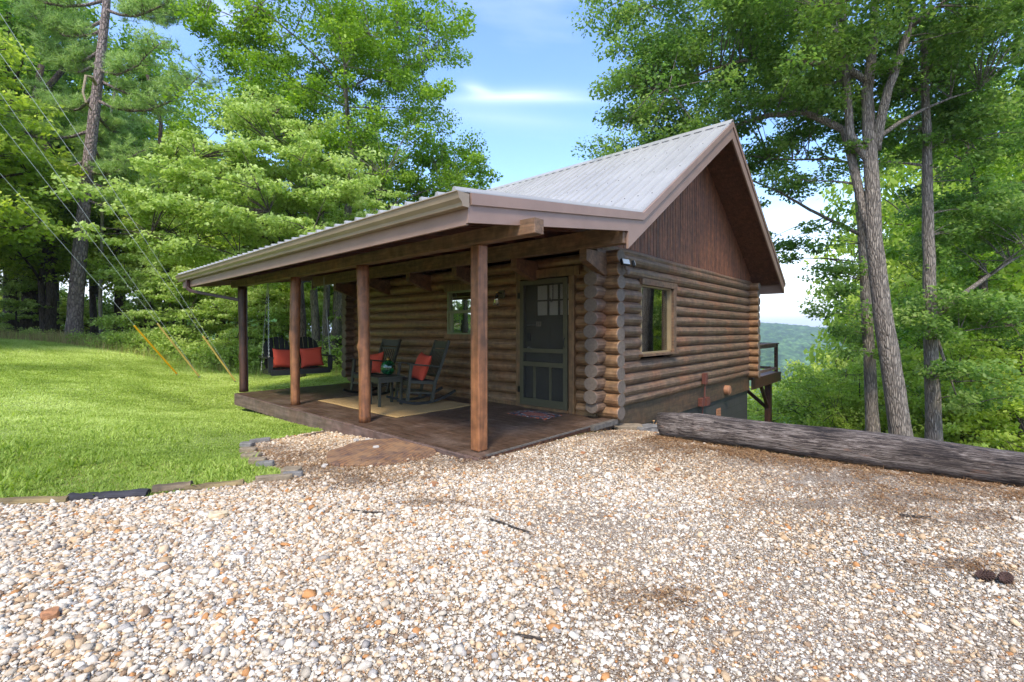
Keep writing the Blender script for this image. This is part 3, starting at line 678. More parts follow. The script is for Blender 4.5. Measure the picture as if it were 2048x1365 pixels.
# deck
mb = MB(); x = 3.30
while x < 6.0:
    w = .138; mb.box(x, x+w-.010, 3.44, 10.66, -.038, random.uniform(-.0015, .0)); x += w
deck = cpart(mb, 'porch_deck', M['deck'])
mb = MB(); mb.box(3.262, 3.296, 3.44, 10.66, -.235, -.008); mb.box(3.30, 6.0, 10.662, 10.70, -.235, -.008)
mb.build('skirt_board', M['skirt'], deck, bev=.003)
mb = MB(); mb.box(3.34, 5.98, 3.42, 3.436, -.10, -.01)
for y in np.arange(3.5, 10.6, .41): mb.box(3.31, 5.98, y, y+.04, -.22, -.039)
for y in (5.2, 6.6, 8.1, 9.5): mb.box(3.42, 3.52, y, y+.12, -.5, -.04)
mb.build('joist_frame', M['darkpost'], deck)
mb = MB(); mb.box(3.40, 5.35, 3.425, 3.455, -.05, .004); mb.box(5.35, 5.98, 3.36, 3.44, -.05, .012); mb.build('edge_board', plain('scuffed grey edge board', '5e5850', .7, 0, .4, 14), deck)
# foundation: band board and painted block wall
mb = MB(); mb.box(6.14, 13.5, 3.655, 3.70, -.30, .10); f1 = cpart(mb, 'band_board', wood('olive brown band board', '5a4834', '3c3024', '6e4a30', 0, .6, 3, .3, .5))
mb = MB(); mb.box(6.16, 13.48, 3.70, 10.9, -3.4, -.28); f2 = cpart(mb, 'foundation', M['block'])
mb = MB(); mb.box(6.0, 6.14, 3.74, 10.9, -.5, .05); cpart(mb, 'sill_board', M['trim'])
mb = MB(); mb.box(11.08, 11.34, 3.685, 3.705, -.78, -.52)
for i in range(4): mb.box(11.1, 11.32, 3.675, 3.69, -.75+i*.06, -.72+i*.06)
mb.build('foundation_vent', M['tanbox'], f2)
# dark inside
mb = MB(); mb.box(6.24, 13.28, 3.82, 10.78, -.02, .0); mb.box(6.24, 13.28, 3.82, 10.78, 2.44, 2.46); cpart(mb, 'inner_floor', M['interior'])
mb = MB(); mb.box(9.2, 9.3, 3.82, 10.78, .0, 2.44); cpart(mb, 'inner_wall', M['interior'])
# gable window
mb = MB()
mb.box(7.10, 8.50, 3.535, 3.60, 2.055, 2.155, 0); mb.box(8.345, 8.46, 3.535, 3.60, .90, 2.055, 0)
w1 = cpart(mb, 'window', M['beam'], bev=.004)
mb = MB(); mb.box(7.06, 8.52, 3.51, 3.60, .862, .90); mb.build('sill', M['beam'], w1)
mb = MB(); mb.box(7.17, 8.345, 3.60, 3.70, 2.03, 2.055); mb.box(7.17, 8.345, 3.60, 3.70, .90, .925)
mb.box(7.17, 7.20, 3.60, 3.70, .925, 2.03); mb.box(8.31, 8.345, 3.585, 3.70, .925, 2.03); mb.build('frame', plain('tan window frame', '8f7a58', .5), w1)
mb = MB(); mb.box(7.20, 8.31, 3.655, 3.66, .925, 2.03); mb.build('glass', M['glass'], w1)
mb = MB()
for i in range(22): mb.box(7.21, 8.30, 3.71, 3.725, .94+i*.05, .956+i*.05)
mb.build('blind', M['curtain'], w1)
# porch window, double hung, behind the square post
mb = MB(); mb.box(5.975, 6.03, 6.16, 7.26, 2.06, 2.19)
w2 = cpart(mb, 'window', M['trim'], bev=.004)
mb = MB(); mb.box(5.985, 6.03, 6.16, 7.26, 1.12, 1.215); mb.build('sill', M['trim'], w2)
mb = MB(); mb.box(5.96, 6.05, 7.09, 7.13, 1.215, 2.06); mb.box(5.96, 6.05, 6.26, 6.30, 1.215, 2.06); mb.box(5.96, 6.05, 6.30, 7.09, 2.03, 2.06); mb.box(5.95, 6.05, 6.30, 7.09, 1.215, 1.245); mb.box(5.97, 6.045, 6.30, 7.09, 1.625, 1.68)
mb.box(5.98, 6.045, 7.03, 7.09, 1.245, 1.625); mb.build('frame', M['framegreen'], w2)
mb = MB(); mb.box(6.015, 6.02, 6.30, 7.09, 1.245, 2.03); mb.build('glass', glass('bright reflecting pane', (.95, 1, .9), .62), w2)
mb = MB(); mb.box(6.10, 6.12, 6.30, 7.09, 1.25, 2.03); mb.build('curtain', M['curtain'], w2)
# door trim, entry door, screen door
mb = MB(); mb.box(5.965, 6.05, 5.21, 5.31, 0, 2.15); mb.box(5.965, 6.05, 4.11, 4.215, 0, 2.15); mb.box(5.955, 6.05, 4.02, 5.33, 2.15, 2.29); mb.box(5.94, 6.05, 4.215, 5.21, 0, .045)
cpart(mb, 'door_trim', M['trim'], bev=.004)
mb = MB(); mb.box(6.10, 6.14, 4.22, 5.205, .05, 1.50)
mb.box(6.10, 6.14, 4.22, 4.30, 1.50, 2.15); mb.box(6.10, 6.14, 4.955, 5.205, 1.50, 2.15); mb.box(6.10, 6.14, 4.30, 4.955, 2.04, 2.15); mb.box(6.10, 6.14, 4.30, 4.955, 1.50, 1.545)
for y in (4.503, 4.722): mb.box(6.10, 6.14, y-.016, y+.016, 1.545, 2.04)
mb.box(6.10, 6.14, 4.30, 4.955, 1.777, 1.803)
for y0, y1 in ((4.33, 4.60), (4.66, 4.93)): mb.box(6.094, 6.10, y0, y1, .25, 1.35)
door = cpart(mb, 'entry_door', M['doorgreen'], bev=.002)
mb = MB(); mb.box(6.118, 6.122, 4.30, 4.955, 1.545, 2.04); mb.build('window_pane', plain('curtained pane', 'd0c8b8', .3, 0, .08, 6), door)
mb = MB(); mb.tube([(6.095, 5.12, .99), (6.06, 5.12, .99)], .026, 12); mb.bar((6.06, 5.12, .99), (6.06, 5.02, .99), .02, .015); mb.build('handle', M['steel'], door)
mb = MB(); mb.box(6.07, 6.095, 5.08, 5.15, 1.11, 1.25); mb.build('keypad_lock', M['blackmetal'], door)
mb = MB(); mb.tube([(6.092, 4.61, 2.14), (6.085, 4.61, 1.80), (6.07, 4.61, 1.77), (6.07, 4.635, 1.76), (6.07, 4.655, 1.79), (6.07, 4.655, 1.83)], .007, 8); mb.build('wreath_hanger', M['blackmetal'], door)
mb = MB(); X0, X1 = 5.935, 5.968
mb.box(X0, X1, 4.225, 4.30, .05, 2.125); mb.box(X0, X1, 5.125, 5.20, .05, 2.125); mb.box(X0, X1, 4.30, 5.125, 2.05, 2.125); mb.box(X0, X1, 4.30, 5.125, .05, .17); mb.box(X0, X1, 4.30, 5.125, .70, .775); mb.box(X0, X1, 4.30, 5.125, .93, .995)
mb.box(X0+.003, X1-.003, 4.53, 4.575, .17, .70); mb.box(X0+.003, X1-.003, 4.86, 4.905, .17, .70)
sdoor = cpart(mb, 'screen_door', M['green'], bev=.003)
mb = MB(); mb.box(5.951, 5.9515, 4.30, 5.125, .17, 2.05); mb.build('screen', M['screen'], sdoor)
mb = MB(); mb.tube([(5.93, 4.262, 1.03), (5.905, 4.262, 1.05), (5.90, 4.262, 1.10), (5.905, 4.262, 1.15), (5.93, 4.262, 1.17)], .007, 8); mb.build('handle', M['blackmetal'], sdoor)
for z in (.30, 1.88):
    mb = MB(); mb.box(5.925, 5.96, 5.195, 5.24, z-.05, z+.05); mb.build('hinge', M['blackmetal'], sdoor)
# house number plate on the entry door and a slide bolt
mb = MB(); mb.box(6.09, 6.10, 4.86, 4.965, 1.36, 1.44); num = mb.build('number_plate', plain('pale wooden plate', 'a0927a', .6), door)
cu = bpy.data.curves.new('number', 'FONT'); cu.body = '19'; cu.size = .085; cu.extrude = .001; cu.align_x = 'CENTER'; cu.align_y = 'CENTER'
to = bpy.data.objects.new('number_tmp', cu); C.objects.link(to); bpy.context.view_layer.update()
me = bpy.data.meshes.new_from_object(to); bpy.data.objects.remove(to); me.materials.clear(); me.materials.append(M['doorgreen'])
to = bpy.data.objects.new('number', me); C.objects.link(to); to.parent = num; to.location = (6.088, 4.913, 1.40); to.rotation_euler = (R(90), 0, R(-90))
mb = MB(); mb.tube([(6.09, 5.17, 1.385), (6.09, 4.97, 1.385)], .006, 8); mb.build('slide_bolt', M['steel'], door)
# wall lantern by the door
mb = MB(); mb.box(5.965, 6.0, 5.60, 5.71, 1.86, 2.0); lan = cpart(mb, 'wall_lantern', M['green'], bev=.004)
mb = MB(); mb.tube([(5.965, 5.655, 1.95), (5.86, 5.655, 1.95)], .012, 8); mb.lathe([(0, 0), (.012, 0), (.012, -.05), (.028, -.06), (.032, -.11), (0, -.11)], 14, (5.85, 5.655, 1.96)); mb.build('arm', M['blackmetal'], lan)
mb = MB(); mb.lathe([(.02, -.012), (.024, -.006), (.024, .006), (.02, .012)], 12, (5.85, 5.655, 1.955)); mb.build('collar', M['brass'], lan)
mb = MB(); mb.lathe([(.034, -.09), (.066, -.235), (.063, -.235), (.031, -.09)], 20, (5.85, 5.655, 1.96)); mb.build('glass_shade', M['shadeglass'], lan, smooth=True)
mb = MB(); mb.lathe([(.001, -.11), (.012, -.115), (.018, -.14), (.029, -.17), (.026, -.195), (.001, -.208)], 14, (5.85, 5.655, 1.96)); bl = mb.build('bulb', plain('frosted bulb', 'eeeadf', .3), lan, smooth=True)
# twin floodlight and sensor on the corner log
mb = MB(); mb.tube([(6.12, 3.40, 2.29), (6.13, 3.33, 2.27)], .045, 12); mb.tube([(6.14, 3.36, 2.26), (6.14, 3.30, 2.16)], .02, 8); mb.lathe([(.001, -.035), (.03, -.02), (.035, .01), (.02, .035), (.001, .04)], 12, (6.16, 3.30, 2.13)); fl = cpart(mb, 'floodlight', M['logend'])
for x0, ang in ((6.02, -.15), (6.27, .5)):
    mt = Matrix.Translation((x0, 3.27, 2.27)) @ Matrix.Rotation(ang, 4, 'Z') @ Matrix.Rotation(R(-18), 4, 'X')
    mb = MB(); mb.box(-.085, .085, -.02, .02, -.045, .045, 0, mt); h = mb.build('lamp_head', M['blackmetal'], fl, bev=.006)
    mb = MB(); mb.box(-.075, .075, -.026, -.021, -.036, .036, 0, mt); mb.build('lens', M['white'], h) if False else None
    o = mb.build('lens', M['white'], fl)
# conduit, meter box, vent on the gable foundation
mb = MB(); mb.box(9.86, 9.98, 3.50, 3.585, .17, .40); mb.tube([(9.92, 3.54, .18), (9.92, 3.55, -.12)], .018, 8); mb.box(9.84, 9.98, 3.56, 3.655, -.30, -.13); mb.box(10.0, 10.20, 3.53, 3.65, -.30, -.13); mb.tube([(10.02, 3.62, -.30), (10.02, 3.66, -.9)], .016, 8)
cpart(mb, 'outlet_box', M['brown_box'], bev=.01)
mb = MB(); mb.tube([(11.55, 3.66, -.115), (11.55, 3.55, -.115)], .11, 20); mb.tube([(11.55, 3.55, -.115), (11.55, 3.535, -.115)], .085, 20); cpart(mb, 'round_vent', M['tanbox'], bev=.008)
# back deck beyond the far corner
mb = MB()
for i in range(22): mb.box(13.56, 16.55, 3.62+i*.145, 3.757+i*.145, -.05, -.012)
bd = cpart(mb, 'back_deck', M['skirt'])
mb = MB(); mb.box(13.52, 16.62, 3.575, 3.615, -.30, -.005); mb.box(16.56, 16.60, 3.62, 6.8, -.30, -.005); mb.build('rim_board', M['darkpost'], bd)
for (x, y) in ((16.48, 3.68), (13.72, 3.68), (16.48, 5.2), (16.48, 6.7)):
    mb = MB(); mb.box(x-.045, x+.045, y-.045, y+.045, -.01, .86); mb.build('rail_post', M['darkpost'], bd)
mb = MB(); mb.box(13.56, 16.56, 3.61, 3.75, .86, .90); mb.box(16.41, 16.56, 3.75, 6.8, .86, .90); mb.box(13.6, 16.5, 3.66, 3.70, .76, .85); mb.box(13.6, 16.5, 3.66, 3.70, .06, .14); mb.box(16.46, 16.50, 3.75, 6.7, .76, .85); mb.box(16.46, 16.50, 3.75, 6.7, .06, .14); mb.build('rail', M['skirt'], bd)
mb = MB()
for x in np.arange(13.8, 16.4, .1): mb.box(x-.002, x+.002, 3.678, 3.682, .14, .76)
for z in np.arange(.2, .76, .1): mb.box(13.76, 16.44, 3.676, 3.68, z-.002, z+.002)
mb.build('wire_mesh', M['blackmetal'], bd)
mb = MB(); mb.box(16.22, 16.40, 3.78, 3.95, -6.5, -.30); mb.build('support_post', M['darkpost'], bd)
mb = MB(); mb.bar((16.30, 3.86, -1.15), (15.35, 3.86, -.30), .08, .1); mb.build('brace', M['darkpost'], bd)
mb = MB(); mb.bar((16.30, 3.90, -1.15), (16.30, 4.9, -.30), .08, .1); mb.build('brace', M['darkpost'], bd)

# ------------------------------------------------------------------ porch furniture
def pillow_mesh(w, h, t, seed=0):
    """plump square cushion with pulled corners, standing in the x-z plane"""
    n = 14; rr = random.Random(seed); vs_ = []; fs = []
    for side in (1, -1):
        for j in range(n+1):
            for i in range(n+1):
                u, v = i/n*2-1, j/n*2-1; e = (1-u**4)*(1-v**4)
                pin = 1-.10*(1-abs(u)**2)*abs(v)**3; pin2 = 1-.10*(1-abs(v)**2)*abs(u)**3
                vs_.append((u*w/2*pin2, side*(t/2*e**.6+.004)+rr.uniform(-.003, .003), v*h/2*pin+h/2))
    m = (n+1)**2
    for s_ in (0, 1):
        for j in range(n):
            for i in range(n):
                a = s_*m+j*(n+1)+i; q = (a, a+1, a+n+2, a+n+1); fs.append(q if s_ else q[::-1])
    rim = [i for i in range(n+1)]+[j*(n+1)+n for j in range(1, n+1)]+[n*(n+1)+i for i in range(n-1, -1, -1)]+[j*(n+1) for j in range(n-1, 0, -1)]
    for k in range(len(rim)): a, b = rim[k], rim[(k+1) % len(rim)]; fs.append((a, b, m+b, m+a))
    mb = MB(); mb.add(vs_, fs); return mb
def pillow(loc, rz, tilt, w, h, label, roll=0, seed=0):
    o = pillow_mesh(w, h, .15, seed).build('throw_pillow', M['orange'], None, smooth=True)
    o.location = loc; o.rotation_euler = (Matrix.Rotation(rz, 3, 'Z') @ Matrix.Rotation(tilt, 3, 'X') @ Matrix.Rotation(roll, 3, 'Y')).to_euler()
    tag(o, label, 'pillow', 'rust orange porch pillows')
def rocker(loc, rz, label):
    """local: front towards -y, seat 0.5 wide"""
    t = thing('rocking_chair', label, 'rocking chair', loc, rz, 'dark rocking chairs on the porch'); m = M['chairgreen']
    T_ = R(-6)        # leaned back a little
    tilt = Matrix.Rotation(T_, 4, 'X')
    def P_(mb, name, bev=.004, mat=m): o = mb.build(name, mat, t, bev=bev); o.matrix_local = tilt @ Matrix.Translation((0, 0, .02)) if True else o; return o
    W = .27
    for s_ in (-1, 1):
        mb = MB(); mb.bar((s_*W, -.25, .05), (s_*W, -.25, .66), .045, .06); P_(mb, 'leg')
        mb = MB(); mb.bar((s_*W, .20, .05), (s_*W, .235, .44), .04, .055); mb.bar((s_*W, .235, .40), (s_*W, .42, 1.14), .042, .055); P_(mb, 'back_stile')
        mb = MB(); mb.bar((s_*W*1.05, -.31, .675), (s_*W*1.05, .29, .665), .075, .024); P_(mb, 'arm')
        mb = MB(); pr = None
        for i in range(13):
            y = -.42+i*.09; z = .035+.16*((y-.03)/.60)**2
            if pr: mb.bar(pr, (s_*W, y+.004, z), .035, .045)
            pr = (s_*W, y, z)
        o = mb.build('rocker', M['black'], t)
    mb = MB()
    for z, h in ((.20, .04), (.34, .075)): mb.box(-W, W, -.262, -.24, z-h/2, z+h/2)
    P_(mb, 'front_rail')
    mb = MB()
    for s_ in (-1, 1): mb.box(s_*W-.012, s_*W+.012, -.25, .22, .18, .21); mb.box(s_*W-.012, s_*W+.012, -.25, .22, .35, .40)
    mb.box(-W, W, .21, .235, .18, .21); P_(mb, 'side_rail', 0)
    mb = MB(); mb.box(-W+.01, W-.01, -.27, .24, .385, .415)
    P_(mb, 'seat', .008, M['seatcord'])
    mb = MB(); bk = lambda z: .235+(z-.42)*.257
    for z_, h_, nm_ in ((1.06, .13, 'crest_rail'), (.955, .045, 'back_rail'), (.50, .045, 'back_rail')):
        mb = MB(); mb.bar((-W, bk(z_), z_), (W, bk(z_), z_), .022, h_); P_(mb, nm_)
    mb = MB()
    for i in range(8):
        x = -W+.06+i*(2*W-.12)/7; mb.bar((x, bk(.50), .50), (x, bk(.955), .955), .024, .012)
    P_(mb, 'back_slats', 0)
    return t
rocker((4.96, 6.82, 0), R(-90-14), 'dark green rocking chair with a pillow, right of the small side table')
rocker((5.00, 8.36, 0), R(-90+4), 'dark green rocking chair partly hidden behind the reddish round post')
pillow((4.98, 6.80, .41), R(-90-14), R(-20), .50, .50, 'orange pillow standing in the rocking chair right of the side table', R(6), 1)
pillow((5.02, 8.32, .42), R(-90+4), R(-18), .50, .44, 'orange pillow in the rocking chair behind the green glass globe', R(-8), 2)
st = thing('side_table', 'small dark green square side table between the rocking chairs', 'side table', (4.50, 7.02, 0), R(-6))
mb = MB(); mb.box(-.25, .25, -.22, .22, .485, .508); mb.build('table_top', M['chairgreen'], st, bev=.004)
mb = MB(); mb.box(-.22, .22, -.19, -.17, .41, .485); mb.box(-.22, .22, .17, .19, .41, .485); mb.box(-.22, -.20, -.17, .17, .41, .485); mb.box(.20, .22, -.17, .17, .41, .485); mb.build('apron', M['chairgreen'], st)
for x in (-.2, .2):
    for y in (-.17, .17):
        mb = MB(); mb.box(x-.022, x+.022, y-.022, y+.022, .012, .485); mb.build('leg', M['chairgreen'], st, bev=.003)
gl = thing('oil_globe', 'shiny dark green glass ball with a small metal cap on the side table', 'glass globe', (4.56, 7.04, .508))
mb = MB(); mb.lathe([(.001, 0)]+[(.127*math.sin(a), .138-.134*math.cos(a)) for a in np.linspace(.15, math.pi-.12, 22)]+[(.001, .276)], 28); mb.build('ball', M['ball'], gl, smooth=True)
mb = MB(); mb.lathe([(.02, .268), (.028, .275), (.024, .30), (.012, .305), (.01, .325), (.001, .328)], 14); mb.build('cap', M['brass'], gl, smooth=True)
# rug and door mat
mb = MB(); n_r = 40
vs_ = [(x, y, .006+.002*math.sin(x*9+y*7)) for y in np.linspace(5.86, 8.36, n_r) for x in np.linspace(3.93, 5.55, 26)]
fs = [(j*26+i, j*26+i+1, (j+1)*26+i+1, (j+1)*26+i) for j in range(n_r-1) for i in range(25)]; mb.add(vs_, fs)
o = mb.build('rug', M['jute'], None, smooth=True, loc=(0, 0, 0)); sd_ = o.modifiers.new('thickness', 'SOLIDIFY'); sd_.thickness = .007; sd_.offset = 1
tag(o, 'tan woven jute rug on the dark porch boards under the chairs', 'rug')
mb = MB(); mb.box(-.22, .22, -.36, .36, .0, .009); o = mb.build('door_mat', M['mat'], None, loc=(5.53, 4.54, .001), bev=.003); tag(o, 'patterned orange and grey door mat in front of the screen door', 'door mat')
# porch swing
sw = thing('porch_swing', 'black two seat porch swing with rounded fan backs hung on chains', 'porch swing', (4.12, 9.66, .50), R(-6))
W = .56; mb = MB()
for i in range(7): mb.box(-W, W, -.27+i*.082, -.20+i*.082, .0, .022)
mb.build('seat', M['black'], sw)
mb = MB(); mb.box(-W, W, -.292, -.270, -.085, .02)
for x in (-W, 0, W): mb.box(x-.018, x+.018, -.27, .30, -.07, -.001)
mb.build('seat_frame', M['black'], sw)
for s_ in (-1, 1):
    mb = MB()
    for i in range(5):
        # boards cut to one shared arch, 1.5 cm apart
        xa, xb = (i-2)*.106-.046, (i-2)*.106+.046; arch = lambda x: .42+.24*math.sqrt(max(0, 1-(x/.262)**2))
        poly = [(xa, 0), (xb, 0)]+[(x, arch(x)) for x in np.linspace(xb, xa, 7)]; k = len(poly)
        vv = [Vector((s_*.29+x*(.90+.16*z), .28+z*.26+o, z)) for o in (-.009, .009) for x, z in poly]
        mb.add(vv, [tuple(range(k)), tuple(range(k, 2*k))[::-1]]+[(q, k+q, k+(q+1) % k, (q+1) % k) for q in range(k)])
    mb.bar((s_*.29-.25, .325, .12), (s_*.29+.25, .325, .12), .02, .05); mb.bar((s_*.29-.25, .40, .40), (s_*.29+.25, .40, .40), .02, .045)
    mb.build('backrest', M['black'], sw)
    mb = MB(); mb.box(s_*(W+.03)-.065, s_*(W+.03)+.065, -.32, .33, .25, .272); mb.bar((s_*(W+.01), -.25, -.03), (s_*(W+.01), -.25, .25), .03, .09)
    mb.build('arm', M['black'], sw, bev=.003)
    for yy in (-.24, .30):
        mb = MB(); a = Vector((s_*(W+.04), yy, -.03)); b = Vector((s_*(W-.02), .02, 1.93)); n = int((b-a).length/.034)
        for i in range(n):
            c0 = a.lerp(b, i/n); c1 = a.lerp(b, (i+1.25)/n); sd2 = Vector((.009, 0, 0)) if i % 2 else Vector((0, .009, 0))
            mb.tube([c0, c0+sd2+(c1-c0)*.25, c0+sd2+(c1-c0)*.75, c1, c0-sd2+(c1-c0)*.75, c0-sd2+(c1-c0)*.25, c0], .0028, 4, cap=False)
        mb.build('chain', M['steel'], sw)
pillow((3.86, 9.70, .53), R(-6), R(-14), .42, .40, 'orange pillow on the left half of the porch swing', R(4), 3)
pillow((4.42, 9.62, .53), R(-12), R(-14), .46, .42, 'orange pillow on the right half of the porch swing', R(-4), 4)

# ------------------------------------------------------------------ gravel, litter, grass
def rotm(n):
    q = RNG.normal(size=(n, 4)); q /= np.linalg.norm(q, axis=1)[:, None]; w, x, y, z = q.T
    return np.stack([1-2*(y*y+z*z), 2*(x*y-z*w), 2*(x*z+y*w), 2*(x*y+z*w), 1-2*(x*x+z*z), 2*(y*z-x*w), 2*(x*z-y*w), 2*(y*z+x*w), 1-2*(x*x+y*y)], -1).reshape(n, 3, 3)
def shapes(base, n, j):
    return np.stack([base*(1+RNG.uniform(-j, j, size=(len(base), 1)))+RNG.normal(0, j*.35, size=base.shape) for _ in range(n)])
phi = (1+5**.5)/2
ICO = np.array([(-1, phi, 0), (1, phi, 0), (-1, -phi, 0), (1, -phi, 0), (0, -1, phi), (0, 1, phi), (0, -1, -phi), (0, 1, -phi), (phi, 0, -1), (phi, 0, 1), (-phi, 0, -1), (-phi, 0, 1)])/1.9
ICF = np.array([(0, 11, 5), (0, 5, 1), (0, 1, 7), (0, 7, 10), (0, 10, 11), (1, 5, 9), (5, 11, 4), (11, 10, 2), (10, 7, 6), (7, 1, 8), (3, 9, 4), (3, 4, 2), (3, 2, 6), (3, 6, 8), (3, 8, 9), (4, 9, 5), (2, 4, 11), (6, 2, 10), (8, 6, 7), (9, 8, 1)])
OCT = np.array([(1, 0, 0), (-1, 0, 0), (0, 1, 0), (0, -1, 0), (0, 0, 1), (0, 0, -1.)]); OCF = np.array([(0, 2, 4), (2, 1, 4), (1, 3, 4), (3, 0, 4), (2, 0, 5), (1, 2, 5), (3, 1, 5), (0, 3, 5)])
SLAB_C = at(765, 899, 5.12); DECKX = 3.26
litter_spots = [(1560, 930, 130, 16), (1700, 962, 150, 22), (1840, 1000, 120, 22), (1480, 905, 90, 10), (1760, 905, 130, 14), (1560, 880, 120, 10), (1930, 985, 120, 16), (600, 905, 90, 16), (560, 920, 60, 12), (640, 935, 90, 14), (540, 880, 60, 10), (1180, 865, 120, 12), (1040, 890, 70, 10), (900, 925, 120, 12), (1290, 1185, 60, 12), (1900, 1130, 60, 9), (860, 1005, 80, 7), (1650, 1010, 120, 10), (1950, 1040, 90, 12), (700, 960, 120, 12), (1330, 900, 80, 10)]
def litter_mask(px, py):
    m = np.zeros_like(px)
    for x, y, a, b in litter_spots: m = np.maximum(m, np.exp(-((px-x)/a)**2-((py-y)/b)**2))
    return m
STONE_COL = np.array([(.50, .45, .38), (.60, .56, .49), (.42, .37, .30), (.44, .32, .20), (.30, .28, .26), (.40, .20, .08), (.50, .38, .25), (.25, .17, .11), (.68, .65, .59)])
STONE_P = np.array([.24, .20, .13, .12, .06, .03, .10, .05, .07])
def stones():
    # candidate points: uniform in the drive, thinned with distance
    N = 1650000; u = RNG.random(N); d = np.sqrt(u)*11.0; lat = RNG.uniform(-1.32, 1.32, N)*d
    x = ca*d+sa*lat; y = sa*d-ca*lat
    k2 = 420000; rr_ = np.sqrt(RNG.random(k2))*6.5; th_ = RNG.uniform(0, 2*math.pi, k2); x2 = rr_*np.cos(th_); y2 = rr_*np.sin(th_); d2 = ca*x2+sa*y2; l2 = sa*x2-ca*y2
    m2_ = ~((d2 > .9) & (np.abs(l2) < 1.32*d2)); x = np.r_[x, x2[m2_]]; y = np.r_[y, y2[m2_]]; lat = np.r_[lat, l2[m2_]]; d = np.r_[d, np.maximum(rr_[m2_], .91)]
    keep = inside(gravel_poly, x, y) & (d > .9)
    wgt = np.clip(1.7-d*.10, .5, 1); keep &= RNG.random(len(x)) < wgt
    x, y, d, lat = x[keep], y[keep], d[keep], lat[keep]; px, py, _ = to_px(x, y, np.full(len(x), -.04))
    # stones are coarse to the left and in the foreground, fine to the right and back
    coarse = np.clip((1250-px)/900+.35+(vnoise(x, y, .9, 11)-.5)*.8, .12, 1)*np.clip(1.15-(d-2.5)*.07, .55, 1.1)
    lm = litter_mask(px, py)*(.6+.8*vnoise(x, y, .12, 12))
    slab = ((x-SLAB_C.x)**2+(y-SLAB_C.y)**2) < (.47+.12*vnoise(x, y, .15, 61))**2
    size = np.exp(RNG.normal(np.log(.0057), .46, len(x)))*(.78+.46*coarse)
    drop = (RNG.random(len(x)) < lm*.80) | slab | ((x > DECKX-.02) & (y > 3.40) & (x < 6)) 
    x, y, d, size, px, py, lm = [a[~drop] for a in (x, y, d, size, px, py, lm)]
    size = np.clip(size, .0035, .028); n = len(x)
    col = STONE_COL[RNG.choice(len(STONE_COL), n, p=STONE_P)]*(RNG.normal(1, .09, (n, 1)))
    warm = np.clip(vnoise(x, y, .7, 14)-.35, 0, 1)[:, None]*.5+(np.clip(d-3.2, 0, 3)/9)[:, None]
    col = col*np.array([1.13, 1.085, 1.0])*(1-warm*np.array([.12, .30, .52])); dirt = lm[:, None]; col = col*(1-dirt*.5)+dirt*.5*np.array([.26, .17, .10])
    col = np.clip(col, .03, .85)
    z = GZ(x, y)+size*RNG.uniform(.05, .55, n)
    for nm, m, B, F in (('a', size > .0085, ICO, ICF), ('b', size <= .0085, OCT, OCF)):
        k = m.sum(); S = shapes(B, 40, .30); sc_ = size[m, None]*RNG.uniform(.62, 1.35, (k, 3)); sc_[:, 2] *= .62
        base = S[RNG.integers(0, 40, k)]*sc_[:, None, :]
        # spin about a mostly vertical axis, then a moderate tilt
        Rm = rotm(k); az = RNG.uniform(0, 6.283, k); Z = np.zeros((k, 3, 3)); Z[:, 0, 0] = np.cos(az); Z[:, 0, 1] = -np.sin(az); Z[:, 1, 0] = np.sin(az); Z[:, 1, 1] = np.cos(az); Z[:, 2, 2] = 1
        tl = RNG.normal(0, .38, k); X_ = np.zeros((k, 3, 3)); X_[:, 0, 0] = 1; X_[:, 1, 1] = np.cos(tl); X_[:, 1, 2] = -np.sin(tl); X_[:, 2, 1] = np.sin(tl); X_[:, 2, 2] = np.cos(tl)
        V = np.einsum('nij,njk,nvk->nvi', Z, X_, base)+np.stack([x[m], y[m], z[m]], -1)[:, None]
        Fm = (F[None]+np.arange(k)[:, None, None]*len(B)).reshape(-1, 3)
        yield V.reshape(-1, 3), Fm, np.repeat(col[m], len(F), 0)
vs_, fs_, cs_ = [], [], []; off = 0
for V, F, c in stones(): vs_.append(V); fs_.append(F+off); cs_.append(c); off += len(V)
tag(npmesh('gravel', np.concatenate(vs_), np.concatenate(fs_), M['pebble'], attr=np.concatenate(cs_), attrname='rgb'), 'loose white, grey and tan crushed stone covering the drive', 'gravel', kind='stuff')
del vs_, fs_, cs_
def slivers(name, x, y, z, L, w, up, mat, tint, label, cat):
    """thin triangles: dry needles and leaf bits"""
    n = len(x); a = RNG.uniform(0, 6.283, n); el = RNG.normal(0, up, n)
    d = np.stack([np.cos(a)*np.cos(el), np.sin(a)*np.cos(el), np.abs(np.sin(el))], -1); s = np.stack([-np.sin(a), np.cos(a), RNG.normal(0, .4, n)], -1)
    p = np.stack([x, y, z], -1); L = L[:, None]; w = w[:, None] if np.ndim(w) else w
    V = np.stack([p-s*w, p+s*w, p+d*L], 1).reshape(-1, 3); F = np.arange(3*n).reshape(-1, 3)
    o = npmesh(name, V, F, mat, attr=tint); tag(o, label, cat, kind='stuff'); return o
